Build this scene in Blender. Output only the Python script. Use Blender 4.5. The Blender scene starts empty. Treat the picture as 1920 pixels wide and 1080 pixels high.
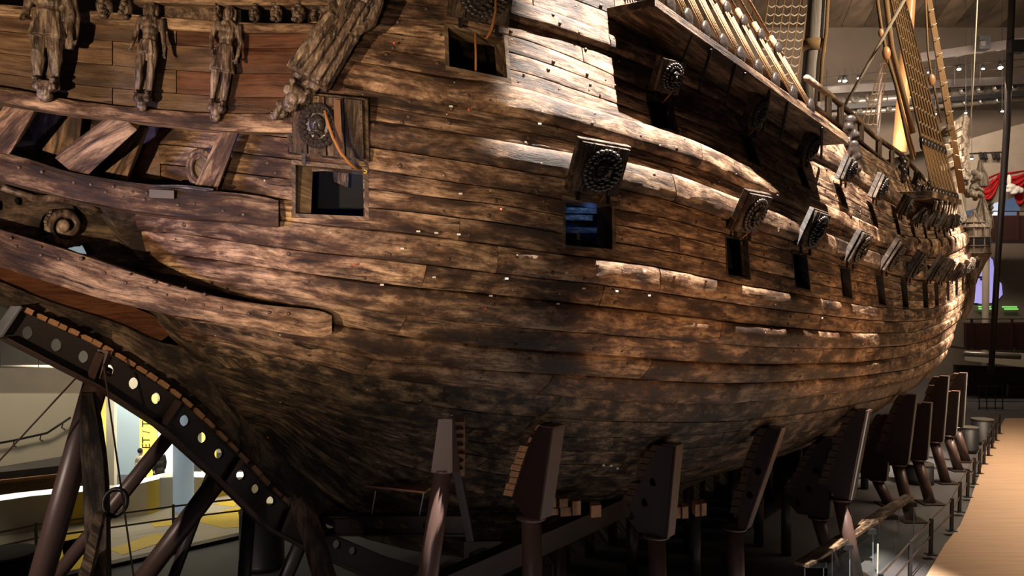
import bpy, bmesh, math, random
import numpy as np
from mathutils import Vector, Matrix, noise

random.seed(7); rng = random.Random(11)
SC = bpy.context.scene
COL = SC.collection
PI = math.pi

# ------------------------------------------------------------------ camera
F = 1500.0; CZ = 7.0
cam = bpy.data.cameras.new('camera'); camo = bpy.data.objects.new('camera', cam)
COL.objects.link(camo); camo.location = (0, 0, CZ); camo.rotation_euler = (PI/2, 0, 0)
cam.sensor_width = 36; cam.lens = 36*F/1920.0; cam.clip_end = 300; cam.clip_start = 0.05
SC.camera = camo
# ------------------------------------------------------------------ world + lights
w = bpy.data.worlds.new('world'); SC.world = w; w.use_nodes = True
w.node_tree.nodes['Background'].inputs[0].default_value = (0.75, 0.72, 1.0, 1)
w.node_tree.nodes['Background'].inputs[1].default_value = 0.034
SC.view_settings.view_transform = 'Standard'; SC.view_settings.look = 'None'
SC.view_settings.exposure = 0.0; SC.view_settings.gamma = 1.0
SC.view_settings.use_curve_mapping = False

def P(px, py, Y):
    return Vector(((px-960)/F*Y, Y, CZ-(py-540)/F*Y))
def spot(name, loc, target, energy, color, size_deg, blend=0.3, radius=0.1):
    l = bpy.data.lights.new(name, 'SPOT'); l.energy = energy; l.color = color
    l.spot_size = math.radians(size_deg); l.spot_blend = blend; l.shadow_soft_size = radius
    o = bpy.data.objects.new(name, l); COL.objects.link(o); o.location = loc
    d = Vector(target)-Vector(loc); o.rotation_euler = d.to_track_quat('-Z', 'Y').to_euler(); return o
def point(name, loc, energy, color, radius=0.2):
    l = bpy.data.lights.new(name, 'POINT'); l.energy = energy; l.color = color; l.shadow_soft_size = radius
    o = bpy.data.objects.new(name, l); COL.objects.link(o); o.location = loc; return o
def area(name, loc, target, energy, color, sx, sy):
    l = bpy.data.lights.new(name, 'AREA'); l.energy = energy; l.color = color; l.shape = 'RECTANGLE'; l.size = sx; l.size_y = sy
    o = bpy.data.objects.new(name, l); COL.objects.link(o); o.location = loc
    d = Vector(target)-Vector(loc); o.rotation_euler = d.to_track_quat('-Z', 'Y').to_euler(); return o

WARM = (1.0, 0.72, 0.44); NEUT = (1.0, 0.90, 0.80); BLUE = (0.42, 0.45, 1.0); ORANGE = (1.0, 0.55, 0.25)
spot('bow_spotlight', (-6.0, -2.5, 5.6), P(430, 270, 11), 8200, WARM, 38, 0.9, 0.10)
spot('bow_low_spotlight', (-1.0, -3.0, 5.5), P(690, 370, 11.0), 2600, (1.0, .72, .47), 27, 1.0, 0.12)
spot('support_fill_light', (-3.5, 2.0, 4.2), P(890, 920, 11.6), 900, (1.0, .80, .68), 25, 1.0, 0.15)  # added low fill to brighten the first support pipes, no known lamp
spot('prop_fill_light', (-10.5, 3.5, 8.0), (-6.8, 12, 2.8), 2600, (1.0, .85, .74), 33, 0.9, 0.15)  # fill put in for the leaning bow props, not a real fixture
spot('blue_spotlight', (-11.0, 1.0, 6.5), P(450, 370, 11), 4200, BLUE, 22, 1.0, 0.12)
spot('wale_spotlight', (6.9, 10.8, 25.5), P(1380, 310, 14.5), 125000, NEUT, 38, 0.25, 0.07)
spot('stern_spotlight', (26, 26.5, 20.0), P(1755, 500, 32), 130000, (1.0, .86, .70), 34, 0.9, 0.15)
spot('gallery_spotlight', (33.0, 29.0, 19.0), P(1822, 380, 39), 14000, (1.0, .84, .66), 16, 0.8, 0.15)
spot('mast_fill_light', (26.0, 22.0, 26.0), P(1600, 80, 38), 24000, (1.0, .84, .62), 50, 0.7, 0.2)  # extra light added for the masts, no known fixture
spot('midship_orange_spotlight', (8.0, 2.0, 3.6), P(1320, 590, 12.5), 3600, ORANGE, 25, 1.0, 0.12)
spot('aft_orange_spotlight', (15.5, 8.5, 3.6), P(1550, 590, 17.5), 3200, ORANGE, 34, 1.0, 0.12)
spot('rigging_fill_light', (22.0, 12.0, 22.0), P(1560, 60, 24), 16000, (1.0, .80, .55), 60, 0.7, 0.2)  # added to bring up the ropes, stands for no real lamp
wl = area('walkway_area_light', (20.5, 25, 13.5), (20.3, 25, 0), 3000, (1.0, .78, .56), 30, 3); wl.data.spread = math.radians(95)
area('gallery_area_light', (-13, 27.5, 5.2), (-12, 31, 0), 800, (1.0, .93, .74), 8, 2)
area('stair_area_light', (-15, 19, 8), (-17, 24, 4), 420, (1.0, .88, .70), 6, 2)
area('hall_area_light', (24, 47, 20), (26, 62, 15), 3600, (1.0, .80, .62), 14, 3)  # added to brighten the ducts on the far wall, no real fixture
area('ceiling_bounce_light', (18, 38, 14), (22, 46, 26), 1100, (1.0, .82, .64), 14, 4)

# ------------------------------------------------------------------ materials
def new_mat(name):
    m = bpy.data.materials.new(name); m.use_nodes = True
    return m, m.node_tree, m.node_tree.nodes['Principled BSDF']
def plain(name, col, rough=0.5, metal=0.0, emis=None, es=0.0, var=0.25, scale=6.0, bump=0.0):
    m, t, b = new_mat(name); N = t.nodes; L = t.links
    b.inputs['Roughness'].default_value = rough; b.inputs['Metallic'].default_value = metal
    tc = N.new('ShaderNodeTexCoord'); nz = N.new('ShaderNodeTexNoise'); nz.inputs['Scale'].default_value = scale
    nz.inputs['Detail'].default_value = 5; L.new(tc.outputs['Object'], nz.inputs['Vector'])
    mx = N.new('ShaderNodeMix'); mx.data_type = 'RGBA'
    mx.inputs[6].default_value = tuple(c*(1-var) for c in col)+(1,); mx.inputs[7].default_value = tuple(min(1, c*(1+var)) for c in col)+(1,)
    L.new(nz.outputs['Fac'], mx.inputs[0]); L.new(mx.outputs[2], b.inputs['Base Color'])
    if bump:
        bp = N.new('ShaderNodeBump'); bp.inputs['Strength'].default_value = bump; bp.inputs['Distance'].default_value = 0.02
        L.new(nz.outputs['Fac'], bp.inputs['Height']); L.new(bp.outputs[0], b.inputs['Normal'])
    if emis: b.inputs['Emission Color'].default_value = emis+(1,); b.inputs['Emission Strength'].default_value = es
    return m
def wood(name, dark, mid, light, coord='UV', gs=(1.1, 16.0), ps=(0.55, 2.2), rough=(0.34, 0.62), bump=0.7, light_amt=0.5, dist=0.02):
    """weathered oak: streaky grain along U, worn lighter patches, dark wet areas"""
    m, t, b = new_mat(name); N = t.nodes; L = t.links
    if coord == 'UV': m['uvwood'] = 1
    tc = N.new('ShaderNodeTexCoord'); oi = N.new('ShaderNodeObjectInfo')
    off = N.new('ShaderNodeVectorMath'); off.operation = 'SCALE'; off.inputs[0].default_value = (37., 91., 53.)
    L.new(oi.outputs['Random'], off.inputs['Scale'])
    add = N.new('ShaderNodeVectorMath'); add.operation = 'ADD'
    L.new(tc.outputs[coord], add.inputs[0]); L.new(off.outputs[0], add.inputs[1])
    # slight waviness
    wn = N.new('ShaderNodeTexNoise'); wn.inputs['Scale'].default_value = 0.9; wn.inputs['Detail'].default_value = 2
    L.new(add.outputs[0], wn.inputs['Vector'])
    wv = N.new('ShaderNodeVectorMath'); wv.operation = 'MULTIPLY_ADD'
    wv.inputs[1].default_value = (0.0, 0.16, 0.16)
    L.new(wn.outputs['Color'], wv.inputs[0]); L.new(add.outputs[0], wv.inputs[2])
    def nz(sc, detail, rough_=0.62, sx=1.0):
        mp = N.new('ShaderNodeMapping')
        if coord == 'UV': mp.inputs['Scale'].default_value = (sc[0], sc[1], 1)
        else: mp.inputs['Scale'].default_value = (sc[1], sc[1], sc[0])
        L.new(wv.outputs[0], mp.inputs['Vector'])
        n = N.new('ShaderNodeTexNoise'); n.inputs['Scale'].default_value = sx; n.inputs['Detail'].default_value = detail
        n.inputs['Roughness'].default_value = rough_; L.new(mp.outputs[0], n.inputs['Vector']); return n
    g = nz(gs, 12, 0.74); p = nz(ps, 10, 0.68); s = nz((9, 48), 8, 0.75); blot = nz((2.0, 7.5), 10, 0.78)
    def rng_(src, a, b_, lo=0.0, hi=1.0):
        r = N.new('ShaderNodeMapRange'); r.inputs[1].default_value = a; r.inputs[2].default_value = b_
        r.inputs[3].default_value = lo; r.inputs[4].default_value = hi; L.new(src, r.inputs[0]); return r.outputs[0]
    def mth(op, a, c):
        n = N.new('ShaderNodeMath'); n.operation = op; n.use_clamp = True
        for i, v in enumerate((a, c)):
            if isinstance(v, (int, float)): n.inputs[i].default_value = v
            else: L.new(v, n.inputs[i])
        return n.outputs[0]
    def mix(f, a, c, bt='MIX'):
        n = N.new('ShaderNodeMix'); n.data_type = 'RGBA'; n.blend_type = bt
        L.new(f, n.inputs[0])
        for i, v in ((6, a), (7, c)):
            if isinstance(v, tuple): n.inputs[i].default_value = v+(1,)
            else: L.new(v, n.inputs[i])
        return n.outputs[2]
    c1 = mix(rng_(g.outputs['Fac'], .38, .60), dark, mid)
    wear = mth('MULTIPLY', rng_(p.outputs['Fac'], .43, .60), rng_(g.outputs['Fac'], .36, .56))
    wear = mth('MULTIPLY', wear, rng_(blot.outputs['Fac'], .40, .56))
    c2 = mix(mth('MULTIPLY', wear, min(1.0, light_amt*1.7)), c1, light)
    scr = mth('MULTIPLY', rng_(s.outputs['Fac'], .60, .74), rng_(blot.outputs['Fac'], .42, .66))
    c3 = mix(mth('MULTIPLY', scr, 0.65), c2, tuple(min(1, x*1.35) for x in light))
    wet = rng_(p.outputs['Fac'], .50, .36)
    c4 = mix(mth('MULTIPLY', wet, 0.85), c3, tuple(x*0.5 for x in dark))
    crk = rng_(g.outputs['Fac'], .385, .34)
    c5 = mix(mth('MULTIPLY', crk, 0.8), c4, tuple(x*0.25 for x in dark))
    hv = N.new('ShaderNodeMapRange'); hv.inputs[3].default_value = 0.72; hv.inputs[4].default_value = 1.25
    L.new(oi.outputs['Random'], hv.inputs[0])
    vm = N.new('ShaderNodeVectorMath'); vm.operation = 'SCALE'; L.new(c5, vm.inputs[0]); L.new(hv.outputs[0], vm.inputs['Scale'])
    L.new(vm.outputs[0], b.inputs['Base Color'])
    L.new(rng_(g.outputs['Fac'], .3, .7, rough[0], rough[1]), b.inputs['Roughness'])
    hh = N.new('ShaderNodeMath'); hh.operation = 'MULTIPLY_ADD'; L.new(s.outputs['Fac'], hh.inputs[0]); hh.inputs[1].default_value = 0.45
    L.new(g.outputs['Fac'], hh.inputs[2])
    h2 = N.new('ShaderNodeMath'); h2.operation = 'MULTIPLY_ADD'; L.new(blot.outputs['Fac'], h2.inputs[0]); h2.inputs[1].default_value = 1.1
    L.new(hh.outputs[0], h2.inputs[2])
    bp = N.new('ShaderNodeBump'); bp.inputs['Strength'].default_value = bump; bp.inputs['Distance'].default_value = dist
    L.new(h2.outputs[0], bp.inputs['Height']); L.new(bp.outputs[0], b.inputs['Normal'])
    return m

M = {}
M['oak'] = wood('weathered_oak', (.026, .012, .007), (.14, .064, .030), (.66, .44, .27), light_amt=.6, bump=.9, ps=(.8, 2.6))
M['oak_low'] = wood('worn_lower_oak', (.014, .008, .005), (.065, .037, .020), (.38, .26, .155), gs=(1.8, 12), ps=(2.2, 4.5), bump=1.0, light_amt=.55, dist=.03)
M['oak_red'] = wood('red_brown_oak', (.045, .015, .007), (.115, .042, .018), (.20, .09, .04), bump=.25, light_amt=.25, rough=(.3, .45))
M['oak_panel'] = wood('beakhead_oak', (.050, .024, .012), (.15, .080, .038), (.28, .17, .085), bump=.4, light_amt=.3)
M['oak_obj'] = wood('weathered_oak_timber', (.032, .017, .010), (.15, .085, .047), (.46, .31, .20), coord='Generated', gs=(3, 16), ps=(2, 5))
M['carved'] = wood('carved_oak', (.026, .016, .012), (.125, .082, .058), (.36, .27, .20), coord='Generated', gs=(3.0, 10), ps=(2.5, 5), bump=.35, rough=(.25, .45))
M['lid'] = wood('lid_oak', (.026, .016, .010), (.105, .064, .040), (.34, .23, .15), gs=(2.0, 28), ps=(1.5, 5), bump=.9, dist=.03)
M['wedge'] = plain('old_wedge', (.06, .026, .012), .6, var=.5, scale=9)
M['rawwood'] = plain('fresh_wood_block', (.42, .22, .11), .6, var=.35, scale=9)
M['dark_in'] = plain('dark_hold', (.006, .006, .008), .9)  # near black: darkness behind the openings is put into the colour
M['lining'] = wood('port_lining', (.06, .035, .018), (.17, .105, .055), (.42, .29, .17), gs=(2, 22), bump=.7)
M['lining_shade'] = wood('shaded_port_lining', (.012, .008, .006), (.03, .02, .013), (.09, .06, .04), gs=(2, 22), bump=.5)  # darker copy of the lining: shade in the far ports painted in
M['iron'] = plain('old_iron', (.035, .030, .030), .45, .6, var=.4, scale=30, bump=.3)
M['bolt'] = plain('bolt_head', (.085, .052, .038), .5, 0.3, var=.6, scale=3)
M['paleb'] = plain('pale_treenail', (.55, .42, .32), .5, 0.0, var=.5, scale=3)
M['black_mask'] = plain('tarred_carving', (.035, .026, .022), .28, 0, var=.5, scale=14, bump=.6)
M['rope'] = plain('hemp_rope', (.26, .145, .06), .8, var=.4, scale=30, bump=.6)
M['rope_lt'] = plain('pale_rope', (.62, .52, .40), .8, var=.2, scale=30)
M['rope_or'] = plain('orange_rope', (.42, .17, .05), .8, var=.3, scale=40, bump=.5)
M['steel'] = plain('brown_painted_steel', (.030, .015, .013), .42, .1, var=.12, scale=3)
M['steel2'] = plain('dark_painted_steel', (.050, .040, .038), .42, .2, var=.2, scale=3)
M['pipe'] = plain('brown_steel_pipe', (.10, .058, .048), .40, .1, var=.15, scale=2)
M['galv'] = plain('pale_steel_cap', (.42, .45, .55), .4, .3)
M['conc'] = plain('concrete', (.30, .25, .20), .85, var=.2, scale=1.2, bump=.3)
M['conc_d'] = plain('dark_concrete', (.10, .088, .076), .85, var=.25, scale=1.5, bump=.3)
M['conc_h'] = plain('hall_concrete', (.17, .135, .105), .85, var=.22, scale=.7, bump=.2)
M['floor'] = plain('dock_floor', (.075, .07, .072), .55, var=.3, scale=.8)
M['black'] = plain('black_paint', (.012, .012, .014), .5)
M['rail'] = plain('rail_bronze', (.055, .045, .042), .4, .5)
M['white'] = plain('white_paint', (.75, .72, .66), .5, var=.06)
M['cream'] = plain('cream_plinth', (.52, .46, .34), .5, var=.1, scale=1)
M['yellow'] = plain('yellow_paint', (.78, .55, .05), .5, var=.08)
M['yellow_lit'] = plain('backlit_yellow_banner', (.8, .6, .1), .5, emis=(1.0, .72, .16), es=.95, var=.05)
M['white_lit'] = plain('glowing_white_panel', (.8, .8, .8), .5, emis=(1., .97, .88), es=1.1, var=.05)  # on the plinth tops this glow stands in for light falling there
M['bluewall'] = plain('lit_pale_blue_wall', (.30, .38, .44), .6, emis=(.55, .72, .85), es=.22, var=.05)  # emission stands in for light falling on the wall and column
M['redbalc'] = plain('maroon_balcony', (.035, .009, .008), .6, var=.3)
M['curtain'] = plain('red_velvet', (.35, .006, .008), .8, emis=(.8, .01, .01), es=.01, var=.4, scale=3)
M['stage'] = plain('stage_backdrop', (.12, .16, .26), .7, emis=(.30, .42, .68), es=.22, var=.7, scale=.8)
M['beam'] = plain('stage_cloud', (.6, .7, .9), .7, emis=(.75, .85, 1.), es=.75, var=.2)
M['lilac'] = plain('projected_map', (.3, .28, .5), .7, emis=(.46, .40, .95), es=.75, var=.35, scale=1.5)
M['green'] = plain('green_caption', (.1, .5, .1), .7, emis=(.3, .9, .2), es=.8)
M['lamp'] = plain('lamp_glow', (1, 1, 1), .5, emis=(1., .86, .62), es=60)
M['duct'] = plain('duct_metal', (.36, .32, .28), .3, .6, var=.15)
M['ceil'] = wood('ceiling_board', (.10, .075, .05), (.18, .13, .09), (.24, .18, .12), coord='Generated', bump=.2)
M['mast'] = wood('mast_wood', (.22, .18, .15), (.44, .37, .31), (.62, .53, .44), coord='Generated', gs=(.8, 12), ps=(1, 3), bump=.5)
M['mast_or'] = plain('varnished_mast', (.62, .31, .13), .35, var=.15, scale=2)
M['leather'] = plain('mast_band', (.34, .20, .09), .7)
M['strap'] = plain('brown_leather_strap', (.17, .075, .032), .7)
M['gild'] = wood('pale_carved_stern', (.16, .12, .085), (.40, .32, .24), (.66, .55, .43), coord='Generated', bump=.9, dist=.05)
M['coat'] = plain('black_coat', (.012, .012, .014), .7)
M['skin'] = plain('skin', (.5, .3, .2), .6)
M['shirt'] = plain('white_shirt', (.65, .6, .5), .7)
M['jeans'] = plain('dark_trousers', (.03, .035, .06), .7)
M['tag'] = plain('white_tag', (.85, .83, .78), .5, emis=(1, 1, 1), es=0.0)
M['redtag'] = plain('red_tag', (.8, .12, .08), .5)
M['glass'] = None
gm, gt, gb = new_mat('clear_glass'); tr = gt.nodes.new('ShaderNodeBsdfTransparent'); tr.inputs[0].default_value = (.93, .96, .95, 1)
gx = gt.nodes.new('ShaderNodeMixShader'); gx.inputs[0].default_value = .05; gb.inputs['Roughness'].default_value = .03; gb.inputs['Base Color'].default_value = (.1, .12, .12, 1)
gt.links.new(tr.outputs[0], gx.inputs[1]); gt.links.new(gb.outputs[0], gx.inputs[2]); gt.links.new(gx.outputs[0], gt.nodes['Material Output'].inputs[0]); M['glass'] = gm
# boards of the walkway
def walk_mat():
    m, t, b = new_mat('walkway_boards'); N = t.nodes; L = t.links
    tc = N.new('ShaderNodeTexCoord'); mp = N.new('ShaderNodeMapping'); mp.inputs['Scale'].default_value = (.5, 9, 1)
    L.new(tc.outputs['Object'], mp.inputs['Vector']); n = N.new('ShaderNodeTexNoise'); n.inputs['Scale'].default_value = 1; n.inputs['Detail'].default_value = 6
    L.new(mp.outputs[0], n.inputs['Vector']); mx = N.new('ShaderNodeMix'); mx.data_type = 'RGBA'
    mx.inputs[6].default_value = (.32, .20, .12, 1); mx.inputs[7].default_value = (.56, .38, .25, 1)
    L.new(n.outputs['Fac'], mx.inputs[0]); L.new(mx.outputs[2], b.inputs['Base Color']); b.inputs['Roughness'].default_value = .5
    return m
M['walk'] = walk_mat()

# ------------------------------------------------------------------ object helpers
OFF = {}
def root(name, loc, label, cat, group=None, kind=None):
    o = bpy.data.objects.new(name, None); COL.objects.link(o); o.location = loc; o.empty_display_size = .2
    if label: o['label'] = label
    if cat: o['category'] = cat
    if group: o['group'] = group
    if kind: o['kind'] = kind
    OFF[o.name] = Vector(loc); return o
def tag(o, label, cat, group=None):
    o['label'] = label; o['category'] = cat
    if group: o['group'] = group
    return o
def mesh(name, verts, faces, mat, parent=None, smooth=False, uv=None, kind=None, label=None):
    off = OFF.get(parent.name, Vector()) if parent else Vector()
    me = bpy.data.meshes.new(name)
    vv = np.array([tuple(v) for v in verts], dtype=float).reshape(-1, 3)-np.array(off)
    me.from_pydata(vv.tolist(), [], [tuple(f) for f in faces])
    if uv is not None:
        l = me.uv_layers.new(name='UVMap'); li = np.empty(len(me.loops), dtype=np.int32); me.loops.foreach_get('vertex_index', li)
        l.data.foreach_set('uv', np.array(uv, dtype=np.float32)[li].ravel())
    me.materials.append(mat)
    if smooth: me.polygons.foreach_set('use_smooth', [True]*len(me.polygons))
    if uv is None and mat.get('uvwood') and len(vv):
        w0 = vv+np.array(off); l = me.uv_layers.new(name='UVMap'); li = np.empty(len(me.loops), dtype=np.int32); me.loops.foreach_get('vertex_index', li)
        q = np.stack([w0 @ np.array((.6, .8, 0.)), w0[:, 2]+w0 @ np.array((.8, -.6, 0.))], 1); l.data.foreach_set('uv', q.astype(np.float32)[li].ravel())
    if smooth and uv is not None: me.set_sharp_from_angle(angle=math.radians(32))
    me.update()
    o = bpy.data.objects.new(name, me); COL.objects.link(o)
    if parent: o.parent = parent; OFF[o.name] = off
    if kind: o['kind'] = kind
    if label: o['label'] = label
    return o
def text_mesh(name, body_, size, ext, mat, parent, loc, rot):
    c = bpy.data.curves.new(name, 'FONT'); c.body = body_; c.size = size; c.extrude = ext
    t = bpy.data.objects.new(name+'_tmp', c); COL.objects.link(t); bpy.context.view_layer.update()
    me = bpy.data.meshes.new_from_object(t.evaluated_get(bpy.context.evaluated_depsgraph_get())); bpy.data.objects.remove(t); me.materials.clear(); me.materials.append(mat)
    o = bpy.data.objects.new(name, me); COL.objects.link(o); o.parent = parent; o.rotation_euler = rot; o.location = Vector(loc)-OFF[parent.name]; o['kind'] = 'stuff'; return o
class MB:
    """collects simple solids into one mesh"""
    def __init__(s): s.v = []; s.f = []
    def add(s, vs, fs):
        k = len(s.v); s.v += [Vector(x) for x in vs]; s.f += [tuple(i+k for i in f) for f in fs]; return s
    def hexa(s, p):  # 8 corners: bottom 0-3, top 4-7
        return s.add(p, [(0, 3, 2, 1), (4, 5, 6, 7), (0, 1, 5, 4), (1, 2, 6, 5), (2, 3, 7, 6), (3, 0, 4, 7)])
    def box(s, c, ax, ay, az):
        c = Vector(c); ax = Vector(ax)/2; ay = Vector(ay)/2; az = Vector(az)/2
        return s.hexa([c-ax-ay-az, c+ax-ay-az, c+ax+ay-az, c-ax+ay-az, c-ax-ay+az, c+ax-ay+az, c+ax+ay+az, c-ax+ay+az])
    def abox(s, x0, x1, y0, y1, z0, z1):
        return s.box(((x0+x1)/2, (y0+y1)/2, (z0+z1)/2), (x1-x0, 0, 0), (0, y1-y0, 0), (0, 0, z1-z0))
    def tube(s, pts, rad, n=8, cap=True):
        pts = [Vector(p) for p in pts]; m = len(pts)
        if not hasattr(rad, '__len__'): rad = [rad]*m
        up = None; k = len(s.v)
        for i, p in enumerate(pts):
            d = (pts[min(i+1, m-1)]-pts[max(i-1, 0)]).normalized()
            if up is None:
                up = Vector((0, 0, 1)) if abs(d.z) < .9 else Vector((1, 0, 0))
            a = d.cross(up).normalized(); b = a.cross(d).normalized(); up = b
            for j in range(n):
                t = 2*PI*j/n; s.v.append(p+(a*math.cos(t)+b*math.sin(t))*rad[i])
        for i in range(m-1):
            for j in range(n):
                s.f.append((k+i*n+j, k+i*n+(j+1) % n, k+(i+1)*n+(j+1) % n, k+(i+1)*n+j))
        if cap: s.f.append(tuple(k+j for j in range(n))[::-1]); s.f.append(tuple(k+(m-1)*n+j for j in range(n)))
        return s
    def ball(s, c, rx, ry=None, rz=None, n=10, m=7, rot=None):
        ry = ry or rx; rz = rz or rx; k = len(s.v); c = Vector(c)
        for i in range(m+1):
            ph = -PI/2+PI*i/m
            for j in range(n):
                t = 2*PI*j/n; p = Vector((rx*math.cos(ph)*math.cos(t), ry*math.cos(ph)*math.sin(t), rz*math.sin(ph)))
                if rot: p = rot @ p
                s.v.append(c+p)
        for i in range(m):
            for j in range(n): s.f.append((k+i*n+j, k+i*n+(j+1) % n, k+(i+1)*n+(j+1) % n, k+(i+1)*n+j))
        return s
    def beam(s, p0, p1, w0, h0, side, w1=None, h1=None, cap=True):
        """tapered rectangular bar; side = rough direction of its width"""
        p0 = Vector(p0); p1 = Vector(p1); d = (p1-p0).normalized(); sd = Vector(side); sd = (sd-d*sd.dot(d)).normalized(); u = sd.cross(d)
        w1 = w1 or w0; h1 = h1 or h0
        q = []
        for p, w_, h_ in ((p0, w0, h0), (p1, w1, h1)):
            q += [p-sd*w_/2-u*h_/2, p+sd*w_/2-u*h_/2, p+sd*w_/2+u*h_/2, p-sd*w_/2+u*h_/2]
        return s.hexa(q)
    def build(s, name, mat, parent=None, smooth=False, kind=None, label=None):
        o = mesh(name, s.v, s.f, mat, parent, smooth, None, kind, label)
        bm = bmesh.new(); bm.from_mesh(o.data); bmesh.ops.recalc_face_normals(bm, faces=bm.faces); bm.to_mesh(o.data); bm.free(); return o
def bevel(o, w_=.01, seg=2):
    m = o.modifiers.new('bevel', 'BEVEL'); m.width = w_; m.segments = seg; m.limit_method = 'ANGLE'; return o

# ------------------------------------------------------------------ hull form (ship frame: A aft, Lp to port, z up)
L0 = -11.4
def S(A, Lp, z): return Vector((.6*A+.8*Lp, .8*A-.6*Lp, z))
EP = Vector((.8, -.6, 0)); EA = Vector((.6, .8, 0)); UP = Vector((0, 0, 1))
def smooth_table(xs, ys, k=25):
    t = np.linspace(xs[0], xs[-1], 600); v = np.interp(t, xs, ys)
    pad = np.concatenate([np.full(k, v[0])+(np.arange(-k, 0))*(v[1]-v[0]), v, np.full(k, v[-1])+(np.arange(1, k+1))*(v[-1]-v[-2])])
    ker = np.hanning(2*k+1); ker /= ker.sum(); return t, np.convolve(pad, ker, 'valid')
BT = smooth_table([.9, 1.5, 2, 2.5, 3, 3.5, 4, 4.5, 5, 5.5, 6, 7, 8, 8.6, 9.2, 10, 11, 12, 15],
                  [.2, 2.0, 3.5, 4.6, 5.4, 6.0, 6.4, 6.68, 6.80, 6.88, 6.94, 7.02, 7.09, 7.1, 7.0, 6.74, 6.40, 6.2, 6.0], 14)
AT = smooth_table([.9, 1.5, 2, 3, 4, 5, 6, 7, 8, 9.5, 15], [15.5, 13, 11.2, 9.6, 8.5, 7.6, 6.8, 6.2, 5.9, 5.75, 5.7], 14)
def half(A, z):
    A = np.asarray(A, float); z = np.asarray(z, float)
    B = np.interp(z, *BT); As = np.interp(z, *AT)
    k = np.clip((6.2-z)/4.5, 0, 1)
    Lb = 12+k*4; e = .5+.42*k
    t = np.clip((A-As)/Lb, 0, 1)
    g = (1-(1-t)**2+1e-9)**e
    s1 = 1-.2*np.clip((A-20)/26, 0, 1.5)**2
    s2 = 1-np.clip((A-33)/26, 0, 1)**1.6*np.clip((6.3-z)/4.5, 0, 1)
    return np.where(A <= As, 0.0, B*g*s1*s2)
def hull(A, z, off=0.0):
    b = float(half(A, z)); e = .03
    ba = (float(half(A+e, z))-float(half(A-e, z)))/(2*e); bz = (float(half(A, z+e))-float(half(A, z-e)))/(2*e)
    ba = max(-3, min(3, ba)); bz = max(-3, min(3, bz))
    n = (EP-EA*ba-UP*bz).normalized()
    return S(A, L0+b, z)+n*off, n
YS = np.arange(4, 75, .04)
def ray(px, py, off=0.0):
    kx = (px-960)/F; kz = (py-540)/F
    A = (.6*kx+.8)*YS; Lp = (.8*kx-.6)*YS; z = CZ-kz*YS
    f = Lp-(L0+half(A, z)+off)
    i = np.argmax(f < 0)
    if f[i] >= 0: i = len(YS)-1
    i = max(i, 1); t = f[i-1]/(f[i-1]-f[i]+1e-12); Y = YS[i-1]+t*.04
    return (.6*kx+.8)*Y, CZ-kz*Y, Y
def pchip(xs, ys, q):
    xs = np.array(xs, float); ys = np.array(ys, float); h = np.diff(xs); d = np.diff(ys)/h
    m = np.zeros(len(xs)); m[0] = d[0]; m[-1] = d[-1]
    for i in range(1, len(xs)-1):
        m[i] = 0 if d[i-1]*d[i] <= 0 else 2*d[i-1]*d[i]/(d[i-1]+d[i])
    q = np.clip(q, xs[0], xs[-1]); i = np.clip(np.searchsorted(xs, q)-1, 0, len(xs)-2); t = (q-xs[i])/h[i]
    return (2*t**3-3*t**2+1)*ys[i]+(t**3-2*t**2+t)*h[i]*m[i]+(-2*t**3+3*t**2)*ys[i+1]+(t**3-t**2)*h[i]*m[i+1]

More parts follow.
